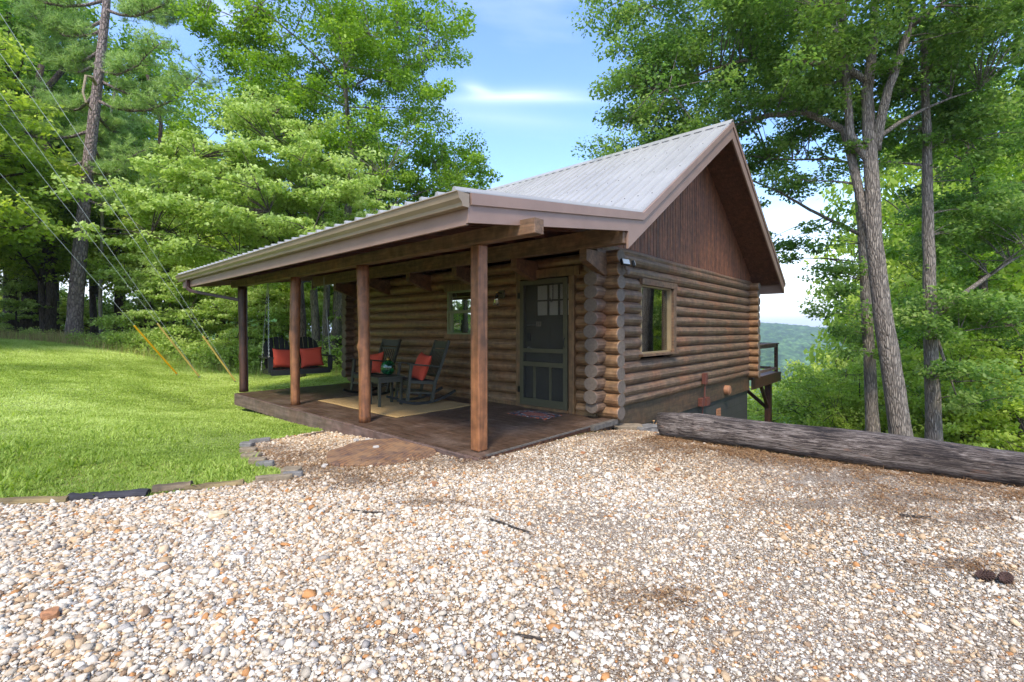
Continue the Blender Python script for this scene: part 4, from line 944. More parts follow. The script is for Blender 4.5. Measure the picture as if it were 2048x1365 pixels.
def litter():
    xs, ys = [], []
    for X, Y, a, b in litter_spots:
        k = int(900 if Y > 1000 else 3200); px = RNG.normal(X, a*1.25, k); py = RNG.normal(Y, b*1.35, k)
        h = np.clip(EYE*FPX/np.maximum(py-HZ, 60)*1.02, .9, 9); u = (px-CX)/FPX; xs.append(h*(ca+u*sa)); ys.append(h*(sa-u*ca))
    k = 26000; d = np.sqrt(RNG.random(k))*7+.9; la = RNG.uniform(-1.25, 1.25, k)*d; m0 = vnoise(ca*d+sa*la, sa*d-ca*la, .35, 71)**2 > RNG.random(k)*.9; xs.append((ca*d+sa*la)[m0]); ys.append((sa*d-ca*la)[m0])
    # along the fallen log
    k = 17000; t = RNG.uniform(0, 1, k); off_ = np.abs(RNG.normal(0, .30, k)); nrm = (-ldir.y, ldir.x)
    lx = logA.x+(logB.x-logA.x)*t*1.2; ly = logA.y+(logB.y-logA.y)*t*1.2; xs.append(lx-off_*abs(nrm[0])); ys.append(ly+off_*.1)
    x = np.concatenate(xs); y = np.concatenate(ys); m = inside(gravel_poly, x, y) & ~((x > DECKX-.02) & (y > 3.42)); m &= vnoise(x, y, .16, 41) > RNG.random(len(x))*.9; x, y = x[m], y[m]; n = len(x)
    slivers('pine_litter', x, y, GZ(x, y)+RNG.uniform(.004, .022, n), RNG.uniform(.02, .07, n), RNG.uniform(.0012, .0035, n), .25, M['litterm'], RNG.random(n), 'brown dry pine needles and leaf bits lying in patches on the gravel', 'pine litter')
litter()
def grass():
    N = 900000; d = RNG.random(N)**.62*17; lat = RNG.uniform(-1.45, .02, N)*d; x = ca*d+sa*lat; y = sa*d-ca*lat
    m = inside(lawn_poly, x, y) & (d > 2.6) & ~((x > 3.3) & (y < 10.75) & (y > 3)); x, y, d = x[m], y[m], d[m]
    # thin under the deck edge
    n = len(x); z = GZ(x, y); cl = vnoise(x, y, .5, 21); cl2 = vnoise(x, y, .13, 22); cl3 = vnoise(x, y, 2.2, 23)
    near = np.exp(-((x+.1*y-1.0)/1.6)**2)*np.exp(-((d-4.2)/1.1)**2)
    L = (.016+.020*cl2+.013*cl)*(1+.35*near)*(1+.05*d); w = .0016+.0005*d
    big = (RNG.random(n) < .13*near*(cl > .52)); L = np.where(big, L*2.7, L); w = np.where(big, w*2.0, w)
    a = RNG.uniform(0, 6.283, n); el = np.radians(RNG.uniform(8, 74, n)); c_, s_ = np.cos(a), np.sin(a)
    p = np.stack([x, y, z-.004], -1); sd_ = np.stack([-s_, c_, np.zeros(n)], -1)*w[:, None]
    mid = p+np.stack([c_*np.cos(el), s_*np.cos(el), np.sin(el)], -1)*(L*.55)[:, None]; el2 = el-.6
    tip = mid+np.stack([c_*np.cos(el2), s_*np.cos(el2), np.sin(el2)], -1)*(L*.5)[:, None]
    V = np.stack([p-sd_, p+sd_, mid+sd_*.8, mid-sd_*.8, tip], 1).reshape(-1, 3); k = np.arange(n)[:, None]*5
    F = np.concatenate([k+np.array([[0, 1, 2]]), k+np.array([[0, 2, 3]]), k+np.array([[3, 2, 4]])], 1).reshape(-1, 3)
    t = np.clip(.46+.45*(cl-.5)+.55*(cl3-.5)+RNG.normal(0, .16, n)+.015*(d-6)-.15*(cl2-.5)-.3*big, 0, 1)
    o = npmesh('grass', V, F, M['blade'], attr=np.repeat(t, 3)); tag(o, 'mown bright green lawn grass left of the porch', 'grass', kind='stuff')
    # brown blades in the front edge of the lawn
    n = 26000; i = RNG.integers(0, len(x), n*4); i = i[(d[i] < 4.9)][:n]; n = len(i)
    slivers('dry_grass', x[i], y[i], z[i]+.005, RNG.uniform(.02, .05, n), RNG.uniform(.001, .002, n), .5, M['drygrass'], RNG.random(n), 'straw coloured dead blades in the lawn near the gravel edge', 'dry grass')
grass()
def tallgrass():
    n = 42000; t = RNG.random(n); pts = np.array(lawn_far); sgm = np.minimum((t*(len(pts)-1)).astype(int), len(pts)-2); f = t*(len(pts)-1)-sgm
    p = pts[sgm]*(1-f[:, None])+pts[sgm+1]*f[:, None]; r = RNG.normal(.6, .7, n); dr = p/np.linalg.norm(p, axis=1)[:, None]; p = p+dr*r[:, None]; x, y = p.T; z = GZ(x, y)
    px, py, d = to_px(x, y, z); h = RNG.uniform(.10, .42, n)*(.6+.7*vnoise(x, y, .8, 31)); a = RNG.uniform(0, 6.283, n); le = RNG.uniform(.05, .5, n)
    s_ = np.stack([-np.sin(a), np.cos(a), 0*a], -1)*.005; b = np.stack([x, y, z], -1); tip = b+np.stack([np.cos(a)*le*h, np.sin(a)*le*h, h], -1)
    V = np.stack([b-s_, b+s_, tip], 1).reshape(-1, 3); F = np.arange(3*n).reshape(-1, 3); dry = RNG.random(n) < np.clip(.85-(px-100)/420, .2, .8)
    for nm, m, mt, lb in (('dry_grass', dry, 'drygrass', 'tall straw coloured grass where the lawn meets the trees'), ('tall_grass', ~dry, 'shrub', 'tall green weeds where the lawn meets the trees')):
        k = m.sum(); vv = V.reshape(-1, 3, 3)[m].reshape(-1, 3); o = npmesh(nm, vv, np.arange(3*k).reshape(-1, 3), M[mt], attr=RNG.random(k)); tag(o, lb, 'grass', kind='stuff')
tallgrass()

# ------------------------------------------------------------------ edging, rocks, fallen log
def rock(name, c, s, rz, mat, label, cat='stone', group=None, n=3, flat=.6, seed=0, rough=.06):
    rr = random.Random(seed); import bmesh
    bm = bmesh.new(); bmesh.ops.create_cube(bm, size=1); bmesh.ops.subdivide_edges(bm, edges=bm.edges, cuts=n, use_grid_fill=True)
    for v in bm.verts:
        q = v.co.copy(); k = 1-.10*(abs(q.x*2)**4*abs(q.y*2)**4); q *= k
        q += Vector((rr.uniform(-1, 1), rr.uniform(-1, 1), rr.uniform(-1, 1)))*rough; v.co = Vector((q.x*s[0], q.y*s[1], q.z*s[2]))
    me = bpy.data.meshes.new(name); bm.to_mesh(me); bm.free(); me.materials.append(mat)
    o = bpy.data.objects.new(name, me); C.objects.link(o); o.location = c; o.rotation_euler = (rr.uniform(-.04, .04), rr.uniform(-.04, .04), rz)
    b = o.modifiers.new('bevel', 'BEVEL'); b.width = min(s)*.10; b.segments = 2
    return tag(o, label, cat, group)
view = AZ
blocks = [((494, 894), (.155, .11), 0, 'greystone', 'dark grey edging block at the back of the curve nearest the lawn'),
 ((497, 905), (.19, .10), .1, 'stone', 'second pale edging block counted from the back of the curve'),
 ((503, 917), (.21, .12), .05, 'stone', 'widest flat tan block in the curved stone edging'),
 ((515, 927), (.17, .10), .2, 'stone', 'fourth edging block, narrow and pale, below the widest one'),
 ((530, 934), (.17, .08), .25, 'greystone', 'low half buried edging block left of the yellowish square block'),
 ((583, 948), (.17, .14), -.1, 'stone', 'squarish yellow tan block at the front tip of the bed edging'),
 ((548, 963), (.30, .07), .35, 'stone', 'flat narrow edging stone in front of the yellowish square block'),
 ((585, 956), (.17, .06), .3, 'greystone', 'small flat stone touching the front of the yellowish square block'),
 ((520, 886), (.24, .07), .55, 'greystone', 'thin edging stone behind the dark grey block'),]
for i, ((px, py), (w, dp), rz, mt, lb) in enumerate(blocks):
    c = hit(px, py); rock('edging_stone', (c.x, c.y, c.z+.012), (w, dp, .09), view-R(90)+rz, M[mt], lb, 'edging stone', 'stones edging the bed and lawn', seed=i+3, rough=.02)
tw = {'a': wood('grey tan landscape timber', '8d7a52', '5f5138', None, 0, .9, 4, .6), 'b': wood('black landscape timber', '37353a', '1e1c20', None, 0, .8, 4, .6), 'c': wood('split weathered wood', '7b6a52', '54483a', None, 0, .9, 4, .9)}
def timber(p0, p1, r, mt, label, lift=.0, sq=.75, seed=0):
    a, b = hit(*p0), hit(*p1); a.z += lift; b.z += lift; L = (b-a).length; mb = MB(); rr = random.Random(seed)
    pts = [(L*i/8-L/2, rr.uniform(-.006, .006), rr.uniform(-.004, .004)) for i in range(9)]; mb.tube(pts, [r*rr.uniform(.92, 1.06) for _ in pts], 10, squash=sq, jit=.03)
    o = mb.build('edging_timber', tw[mt]); o.location = (a+b)/2; dd = b-a; o.rotation_euler = (0, -math.asin(dd.z/L), math.atan2(dd.y, dd.x)); tag(o, label, 'edging timber', 'timbers edging the lawn')
timber((-40, 1009), (137, 1004), .045, 'a', 'tan timber at the far left of the lawn edge', .012)
timber((139, 1001), (296, 992), .050, 'b', 'blackened rounded timber in the lawn edge', .018, seed=2)
timber((306, 986), (384, 977), .062, 'c', 'short thick chunk of split wood between the black and the long tan timber', .02, .7, 3)
timber((372, 981), (487, 970), .045, 'a', 'long thin tan timber right of the short thick chunk', .012, seed=4)
timber((610, 874), (665, 863), .04, 'c', 'weathered timber edging the back of the bed by the porch', -.0, seed=6)
rock('field_stone', hit(1255, 850)+Vector((0, 0, .03)), (.42, .20, .11), AZ-R(84), M['stone'], 'flat tan rock under the corner log ends of the cabin', 'rock', seed=31, rough=.05)
rock('field_stone', hit(1294, 851)+Vector((.02, 0, .03)), (.40, .26, .12), AZ-R(70), M['greystone'], 'grey rock between the tan flat rock and the end of the fallen log', 'rock', seed=37, rough=.07)
mb = MB(); k = 40; out = []
for i in range(k):
    a = 2*math.pi*i/k; r_ = .57*(1+.05*math.sin(3*a)+.03*math.sin(7*a+1)+random.uniform(-.02, .02)); out.append((r_*math.cos(a)*1.0, r_*math.sin(a)*1.02))
mb.prism(out, 2, -.03, .022); o = mb.build('stepping_slab', M['slab'], None, bev=.012); c = SLAB_C; o.location = (c.x, c.y, gz(c.x, c.y)+.006); o.rotation_euler = (0, 0, .5); tag(o, 'round brown stamped stepping slab in the gravel beside the deck edge', 'stepping slab')
for i, (px, py, s, cat, lb, mt) in enumerate([(712, 886, .045, 'stone', 'left one of two white pebbles lying on the stepping slab', 'white'), (735, 886, .045, 'stone', 'right one of two white pebbles at the back of the stepping slab', 'white'),
   (752, 901, .05, 'stone', 'pale pebble near the middle of the stepping slab', 'white'), (650, 935, .05, 'stone', 'white stone in the brown litter left of the stepping slab', 'white'),
   (1166, 908, .04, 'stone', 'orange stone just right of the square post on the gravel', 'orange'), (868, 972, .055, 'stone', 'rust orange stone in the gravel in front of the stepping slab', 'orange'),
   (100, 1236, .06, 'stone', 'large orange brown flat stone at the lower left of the gravel', 'orange'), (437, 1035, .09, 'stone', 'large cream stone in the gravel near the lawn edge', 'stone'), (1316, 942, .04, 'stone', 'orange stone on the gravel in front of the fallen log', 'orange')]):
    c = hit(px, py); m_ = {'white': plain('chalky pebble', 'b8b0a4', .9, 0, .15, 40, .5), 'orange': plain('rusty stone', 'a0704c', .9, 0, .25, 40, .5), 'stone': plain('cream stone', 'cbb894', .9, 0, .2, 40, .5)}[mt]
    zz = c.z+(.035 if 690 < px < 800 else .012)
    rock('loose_stone', (c.x, c.y, zz), (s*1.3, s, s*.6), i*1.3, m_, lb, 'stone', 'stones that stand out in the gravel', 2, seed=50+i, rough=.09)
def fallen_log():
    A = Vector((logA.x, logA.y, gz(logA.x, logA.y))); B = Vector((logB.x, logB.y, gz(logB.x, logB.y))); d = (B-A); L0 = d.length; L = L0+3.2
    n = 40; seg = 70; mb = MB(); vs_ = []; nz = np.random.default_rng(3)
    grooves = [(nz.uniform(0, 6.28), nz.uniform(.02, .05), nz.uniform(.004, .012), nz.uniform(-.2, .2)) for _ in range(22)]
    for i in range(seg+1):
        s = i/seg*L; r = .160+.008*math.sin(s*1.3)+.006*math.sin(s*3.1+1)
        if s < .5: r *= 1-.10*(1-s/.5)
        for k in range(n):
            a = 2*math.pi*k/n; rr = r
            for g, w, dp, tw_ in grooves:
                da = (a-g-tw_*s*.5+math.pi) % (2*math.pi)-math.pi; rr -= dp*math.exp(-(da/ (w*2.2))**2)*(.5+.5*math.sin(s*2+g*3))
            rr += .05*math.exp(-((s-3.55)/.16)**2)*max(0, math.cos(a-2.2))**4
            sx_ = -.03*math.cos(a-1.1)*(1 if i == 0 else 0)
            vs_.append((s+sx_, math.cos(a)*rr, math.sin(a)*rr+r))
    fs = [(i*n+k, i*n+(k+1) % n, (i+1)*n+(k+1) % n, (i+1)*n+k) for i in range(seg) for k in range(n)]+[tuple(range(n))[::-1], tuple(seg*n+k for k in range(n))]
    mb.add(vs_, fs); o = mb.build('fallen_log', M['deadlog'], None, smooth=True); nrm = Vector((-d.y, d.x, 0)).normalized()
    if nrm.x < 0: nrm = -nrm
    o.location = A+nrm*.15-Vector((0, 0, .015)); o.rotation_euler = (0, -math.asin(d.z/L0), math.atan2(d.y, d.x)); tag(o, 'long weathered grey log lying along the edge of the gravel', 'log')
fallen_log()
mb = MB()
for k in range(7):
    a = k*1.1; mb.tube([(0, 0, 0), (math.cos(a)*.03, math.sin(a)*.03, .06), (math.cos(a)*.07, math.sin(a)*.07, .09+.01*k)], .003, 5); mb.lathe([(.001, -.012), (.018, -.004), (.02, .008), (.001, .016)], 8, (math.cos(a)*.07, math.sin(a)*.07, .09+.01*k))
o = mb.build('dried_plant', plain('dry seed heads', 'b08a5c', .9, 0, .2, 30)); o.location = hit(1303, 846)+Vector((.12, .03, -.01)); tag(o, 'small dried plant with tan seed heads by the grey rock', 'plant')
def stick(pxs, r, label, lift=.016):
    p = [hit(*q)+Vector((0, 0, lift)) for q in pxs]; o0 = p[0]; mb = MB(); mb.tube([q-o0+Vector((0, 0, random.uniform(-.003, .006))) for q in p], [r*(1-.08*i) for i in range(len(p))], 7, jit=.1); o = mb.build('stick', M['darkbark']); o.location = o0; tag(o, label, 'stick', 'sticks lying on the gravel')
stick([(705, 1025), (735, 1030), (765, 1031)], .008, 'dark short stick on the gravel left of the middle')
stick([(980, 1044), (1010, 1052), (1035, 1062), (1058, 1070)], .007, 'crooked thin twig in the middle of the gravel')
stick([(1030, 1277), (1060, 1281), (1085, 1286)], .007, 'pale stick in the near gravel')
stick([(1800, 1036), (1835, 1038), (1862, 1041)], .009, 'grey stick on the gravel below the fallen log')
for i, (px, py, lb) in enumerate([(1968, 1162, 'left one of two pine cones on the gravel at the right'), (2010, 1168, 'right one of two pine cones on the gravel at the right')]):
    c = hit(px, py); mb = MB()
    for j in range(10):
        t = j/9; r_ = .022*math.sin(.35+t*2.5); x = (t-.5)*.085
        for k in range(8):
            a = k*.785+j*.4; q = Vector((x, math.cos(a)*r_, math.sin(a)*r_)); tipp = q*1.0+Vector((.012, math.cos(a)*.007, math.sin(a)*.007)); mb.bar(Vector((x, math.cos(a)*r_*.3, math.sin(a)*r_*.3)), tipp, .009, .003)
    mb.tube([(-.04, 0, 0), (0, 0, 0), (.04, 0, 0)], [.008, .012, .006], 8); o = mb.build('pine_cone', plain('pine cone scales', '4a352c', .9, 0, .3, 60)); o.location = (c.x, c.y, c.z+.03); o.rotation_euler = (0, 0, -.8+i*.4); tag(o, lb, 'pine cone', 'pine cones on the gravel')

# ------------------------------------------------------------------ guy wires on the lawn and their pole (pole stands outside the picture)
pole = at(-420, 660, 7.5); pz = gz(pole.x, pole.y)
mb = MB(); mb.tube([(0, 0, -.3), (0, 0, 12.5)], [.16, .11], 16); o = mb.build('utility_pole', M['darkpost']); o.location = (pole.x, pole.y, pz); tag(o, 'tall wooden utility pole holding the guy wires left of the lawn', 'utility pole')
def guy(anchor, gtop, offs, mat, label):
    a = hit(*anchor); g = thing('guy_wire', label, 'guy wire', a, 0, 'guy wires anchored in the lawn')
    ends = []
    for k, (sx_, sy_) in enumerate(offs):
        # the far end on the pole is where this wire's line meets the pole
        px = -420; t = (px-anchor[0]); y_ = anchor[1]+sx_*t+sy_; d = ca*pole.x+sa*pole.y; z = EYE+(HZ-y_)/FPX*d; e = Vector((pole.x, pole.y, z))
        mb = MB(); mb.tube([Vector((0, 0, .02)), e-a], .0042, 6); mb.build('cable', M['wirem'], g); ends.append(e)
    e = ends[0]; A_, B_ = a, e
    # guard runs up the wire as far as the photograph shows
    best = min(np.linspace(.02, .6, 400), key=lambda f: abs(to_px(*(A_.lerp(B_, f)))[1]-gtop))
    mb = MB(); mb.tube([(B_-A_)*(best*.045), (B_-A_)*best], .023, 12); mb.build('guard', mat, g)
    mb = MB(); mb.tube([(0, 0, -.05), (B_-A_).normalized()*.16], .014, 8); mb.build('anchor_rod', M['steel'], g)
guy((357, 752), 652, [(1.132, 0)], M['yellow'], 'guy wire with a bright yellow guard, the left one in the lawn')
guy((401, 757), 648, [(1.27, 0), (1.42, 0)], M['paleyellow'], 'pair of guy wires with a faded yellow guard, the middle one in the lawn')
guy((473, 766), 673, [(1.39, 0), (1.56, 0)], M['paleyellow'], 'pair of guy wires with a faded guard next to the porch corner post')

# ------------------------------------------------------------------ trees
def nrm(v): return v/np.maximum(np.linalg.norm(v, axis=-1, keepdims=True), 1e-9)
def leaves(P_, rad, per, size, rng, flat=.5, droop=.25, up=.8, tint0=None, lobes=False):
    """leaf quads around cluster centres P_ (n,3) with radii rad (n,); returns verts, faces, tint"""
    n = len(P_); idx = np.repeat(np.arange(n), per); N = len(idx)
    o = rng.normal(size=(N, 3)); o = nrm(o)*(rng.random((N, 1))**.45); o[:, 2] *= flat
    p = P_[idx]+o*rad[idx, None]
    out = o.copy(); out[:, 2] = 0; a = nrm(nrm(out)*.7+rng.normal(0, .55, (N, 3))); a[:, 2] -= droop*rng.random(N)*1.6; a = nrm(a)
    up_ = np.array([0, 0, 1.])*up+rng.normal(0, .42, (N, 3)); nn = nrm(up_-a*(up_*a).sum(1, keepdims=True)); b = np.cross(nn, a)
    s = size*rng.uniform(.6, 1.25, (N, 1)); w = s*rng.uniform(.26, .40, (N, 1))
    V = np.stack([p-a*s*.5, p+b*w-nn*s*.05+a*s*.02, p+a*s*.5-nn*s*.12, p-b*w-nn*s*.05+a*s*.02], 1).reshape(-1, 3)
    F = np.arange(4*N).reshape(-1, 4)
    ct = rng.normal(0, .13, n) if tint0 is None else tint0
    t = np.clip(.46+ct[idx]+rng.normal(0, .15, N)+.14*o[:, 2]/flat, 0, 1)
    return V, F, t
def crown_points(ells, n, rng, shell=.55, gap=.0):
    """cluster centres in a union of ellipsoids [(centre, (rx,ry,rz))], biased outwards, thinned by noise"""
    vol = np.array([r[0]*r[1]*r[2] for _, r in ells])**.8; cnt = np.maximum((vol/vol.sum()*n).astype(int), 3); out = []
    for (c, r), k in zip(ells, cnt):
        q = nrm(rng.normal(size=(k, 3)))*(rng.random((k, 1))**shell); out.append(np.array(c)+q*np.array(r))
    P_ = np.concatenate(out)
    if gap:
        m = vnoise(P_[:, 0]+P_[:, 2]*.7, P_[:, 1]-P_[:, 2]*.5, 1.6, int(rng.integers(99))) > gap*rng.random(len(P_))+.12; P_ = P_[m]
    return P_
def tree(name, label, base, trunk, r0, ells, bark_, leaf, n_cl=200, per=110, size=.11, crad=.55, flat=.5, limbs=10, group=None, seed=0, gap=.35, hand=(), up=.8, droop=.25, shell=.55, cat='tree', extra_trunks=()):
    """trunk: points relative to base; ells: crown ellipsoids relative to base; hand: hand placed limbs [(points, r0, r1)] relative to base"""
    rng = np.random.default_rng(seed+100); random.seed(seed+5)
    t = thing(name, label, cat, base, 0, group)
    P_ = crown_points(ells, n_cl, rng, shell, gap)
    tp = [Vector(p) for p in trunk]; m = len(tp)
    # resample the trunk smoothly
    pts = []
    for i in range(m-1):
        for k in range(4): pts.append(tp[i].lerp(tp[i+1], k/4)+Vector((random.uniform(-1, 1), random.uniform(-1, 1), 0))*r0*.06)
    pts.append(tp[-1]); Lh = len(pts); rad = [r0*(1-.80*(i/(Lh-1))**1.1) for i in range(Lh)]; rad[0] *= 1.35; rad[1] *= 1.08
    mb = MB(); mb.tube(pts, rad, 16, jit=.03); fpts = [(p, rad[i]) for i, p in enumerate(pts)]
    for pp, ra, rb in list(extra_trunks)+list(hand):
        pp = [Vector(p) for p in pp]; q = []
        for i in range(len(pp)-1):
            for k in range(4): q.append(pp[i].lerp(pp[i+1], k/4)+Vector((random.uniform(-1, 1), random.uniform(-1, 1), random.uniform(-1, 1)))*ra*.15)
        q.append(pp[-1]); rr = [ra+(rb-ra)*i/(len(q)-1) for i in range(len(q))]; mb.tube(q, rr, 10, jit=.04); fpts += [(v, rr[i]) for i, v in enumerate(q)]
    # limbs to well spread clusters
    base_pts = np.array([p for p, _ in fpts]); far = []; dist = np.full(len(P_), 1e9)
    lo = max(1, int(Lh*.25))
    for _ in range(min(limbs, len(P_))):
        k = int(np.argmax(dist)) if far else int(rng.integers(len(P_))); far.append(k); dist = np.minimum(dist, np.linalg.norm(P_-P_[k], axis=1))
    for k in far:
        e = Vector(P_[k]); c = [(p, r) for p, r in fpts if p.z < e.z+.4 and p.z > fpts[lo][0].z*.8] or fpts[lo:lo+1]
        s, rs = min(c, key=lambda q: (q[0]-e).length*(1.0+.25*abs((e.z-q[0].z)-.5*(Vector((e.x, e.y, 0))-Vector((q[0].x, q[0].y, 0))).length)))
        L = (e-s).length; mid = s.lerp(e, .5)+Vector((0, 0, L*.10))+Vector((random.uniform(-1, 1), random.uniform(-1, 1), 0))*L*.07
        q = [s.lerp(mid, i/4).lerp(mid.lerp(e, i/4), i/4) for i in range(5)]; ra = min(rs*.55, .012+L*.018); mb.tube(q, [ra*(1-.75*i/4) for i in range(5)], 7, jit=.05); fpts += [(v, ra*(1-.75*i/4)) for i, v in enumerate(q) if i]
    allp = np.array([p for p, _ in fpts])
    for e in P_:
        d = np.linalg.norm(allp-e, axis=1)+np.maximum(allp[:, 2]-e[2], 0); k = int(np.argmin(d))
        if d[k] < 3.2: s = Vector(allp[k]); e_ = Vector(e); mb.tube([s, s.lerp(e_, .5)+Vector((0, 0, .05)), e_], [.014, .010, .004], 4, cap=False)
    mb.build('trunk', bark_, t, smooth=True)
    cr_ = np.full(len(P_), crad)*rng.uniform(.65, 1.3, len(P_))
    zz = P_[:, 2]; tint = rng.normal(0, .13, len(P_))
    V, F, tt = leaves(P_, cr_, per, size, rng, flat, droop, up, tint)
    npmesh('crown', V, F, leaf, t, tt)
    return t
def copy_tree(o, loc, rz, sc_, label):
    c = o.copy(); C.objects.link(c); c.location = loc; c.rotation_euler = (0, 0, rz); c.scale = (sc_,)*3; c['label'] = label
    for ch in list(o.children): k = ch.copy(); C.objects.link(k); k.parent = c
    return c
def rel(base, pts): return [tuple(at(*p)-base) for p in pts]
def ell(base, spec):
    """[(px, py, depth, halfwidth m, depth half m, halfheight m)] -> ellipsoids with the width turned across the view"""
    return [(tuple(at(px, py, d)-base), (max(a, b)*1.0 if False else (a*abs(sa)+b*abs(ca)), a*abs(ca)+b*abs(sa), c)) for px, py, d, a, b, c in spec]
OK = M['oakbark']
# --- right: the big oak
b = at(1808, 905, 10.4); b.z = gz(b.x, b.y)-.1
tree('oak_tree', 'large pale barked oak forking high up, the thickest trunk right of the cabin', b, rel(b, [(1808, 920, 10.4), (1790, 780, 10.4), (1764, 620, 10.4), (1748, 480, 10.4), (1742, 330, 10.4), (1735, 190, 10.5), (1745, 90, 10.6), (1755, -80, 10.8), (1760, -260, 11)])[0:], .215,
  ell(b, [(1330, 130, 11.5, 1.5, 1.6, 1.35), (1500, 60, 11, 1.8, 2, 1.1), (1300, 290, 12, 1.0, 1.2, .8), (1430, 210, 11, 1.5, 1.5, .8), (1620, 60, 10.5, 1.8, 2, 1.1), (1800, 40, 10.5, 1.8, 2, 1.2), (1420, -80, 11, 2.0, 2.2, 1.4), (1750, -140, 11, 2.5, 2.5, 1.5), (1600, 190, 11, 1.2, 1.5, .55), (1265, 60, 12, .8, 1, .8), (1640, 330, 11.5, 1.0, 1.2, .5), (1250, 250, 12.2, .5, .8, .9), (1270, 170, 12, .9, 1.2, 1.0), (1950, 60, 10.2, 1.2, 1.4, 1.2), (1370, 270, 12, 1.3, 1.3, .55), (1560, 140, 11.4, 1.4, 1.6, .9)]),
  OK, M['oak'], 640, 215, .092, .48, .5, 14, seed=1, gap=.52,
  hand=[(rel(b, [(1741, 330, 10.4), (1700, 270, 10.5), (1690, 130, 10.6), (1660, 20, 10.8), (1640, -120, 11)]), .095, .045), (rel(b, [(1752, 300, 10.4), (1770, 200, 10.2), (1800, 110, 10.1), (1825, 40, 10), (1780, -60, 10)]), .10, .05),
        (rel(b, [(1745, 170, 10.5), (1700, 140, 10.6), (1600, 125, 10.8), (1500, 118, 11), (1420, 140, 11.2), (1330, 180, 11.5)]), .085, .02), (rel(b, [(1742, 480, 10.4), (1690, 260, 10.8), (1610, 225, 11), (1530, 232, 11.2), (1440, 262, 11.6), (1340, 240, 12)]), .10, .025),
        (rel(b, [(1715, 150, 10.6), (1600, 190, 11), (1480, 215, 11.4)]), .04, .015), (rel(b, [(1690, 40, 10.8), (1560, 20, 11), (1450, 60, 11.3)]), .06, .02)])
b = at(1746, 885, 12.4); b.z = gz(b.x, b.y)-.1
tree('oak_tree', 'slender oak standing just behind and left of the thickest oak trunk', b, rel(b, [(1746, 895, 12.4), (1740, 740, 12.4), (1732, 600, 12.4), (1722, 450, 12.5), (1712, 330, 12.6), (1700, 180, 12.8), (1690, 0, 13)]), .155,
  ell(b, [(1600, 480, 12.6, .7, 1, .45), (1560, 520, 12.6, .45, .6, .35), (1650, 430, 12.6, .6, .8, .4), (1480, 310, 13, 1.2, 1.2, .7), (1580, 270, 13, 1.2, 1.5, .7), (1700, 560, 12.5, .6, .8, .5), (1550, 100, 13.5, 2.4, 2, 1.6), (1650, 610, 12.2, .45, .6, .3), (1700, 680, 12.2, .6, .7, .5), (1640, 590, 12, .5, .5, .2), (1640, 200, 13, 1.6, 1.5, 1.0), (1540, 380, 13, .8, 1, .5)]),
  OK, M['oak'], 250, 200, .10, .45, .5, 8, seed=2, gap=.35,
  hand=[(rel(b, [(1722, 470, 12.5), (1680, 450, 12.4), (1620, 420, 12.4), (1560, 385, 12.4), (1500, 360, 12.5)]), .055, .02), (rel(b, [(1715, 330, 12.6), (1660, 318, 12.5), (1600, 320, 12.5), (1540, 318, 12.6)]), .04, .015)])
b = at(1869, 905, 11.2); b.z = gz(b.x, b.y)-.1
tree('oak_tree', 'straight oak with a dark streaked trunk, second from the right', b, rel(b, [(1869, 915, 11.2), (1864, 760, 11.2), (1860, 600, 11.2), (1856, 430, 11.2), (1854, 300, 11.2), (1850, 140, 11.3), (1846, 0, 11.4), (1842, -200, 11.5)]), .16,
  ell(b, [(1900, 60, 11.5, 1.4, 1.6, 1.2), (1970, 250, 11.5, 1.4, 1.4, 1.0), (1780, 300, 12, .7, 1, .6), (1990, 470, 11.8, 1.1, 1.4, .8), (1860, 640, 10.8, .5, .6, .5), (1930, 620, 11, .8, .9, .7), (2010, 650, 11, .8, 1, .6), (1900, 730, 10.6, .7, .6, .35), (1860, 500, 11.6, .5, .7, .6), (1960, 790, 10.8, .8, .6, .4), (2060, 150, 11, 1.3, 1.4, 2), (1950, 400, 11.8, 1.3, 1.4, 1.0), (1830, 180, 12, 1.3, 1.4, 1.0)]),
  OK, M['oak'], 380, 190, .10, .46, .5, 12, seed=3, gap=.35)
b = at(1974, 910, 15.5); b.z = gz(b.x, b.y)-.1
tree('oak_tree', 'thin leaning oak at the right, farthest of the four pale trunks', b, rel(b, [(1976, 930, 15.5), (1972, 760, 15.5), (1968, 600, 15.5), (1962, 450, 15.6), (1942, 330, 15.6), (1915, 210, 15.7), (1880, 80, 16)]), .15,
  ell(b, [(1920, 260, 16, 2, 2, 1.4), (2020, 400, 16, 1.6, 2, 1.6), (1880, 480, 16, 1.4, 2, 1.2), (2010, 620, 16, 1.6, 2, 1.4), (1900, 660, 16, 1.4, 2, 1.2), (2000, 820, 15.5, 1.6, 1.4, 1.2), (1900, 830, 15.5, 1.3, 1.4, 1.0), (2080, 200, 16, 2, 2, 2)]),
  M['darkbark'], M['maple'], 420, 110, .15, .6, .55, 10, seed=4, gap=.2)
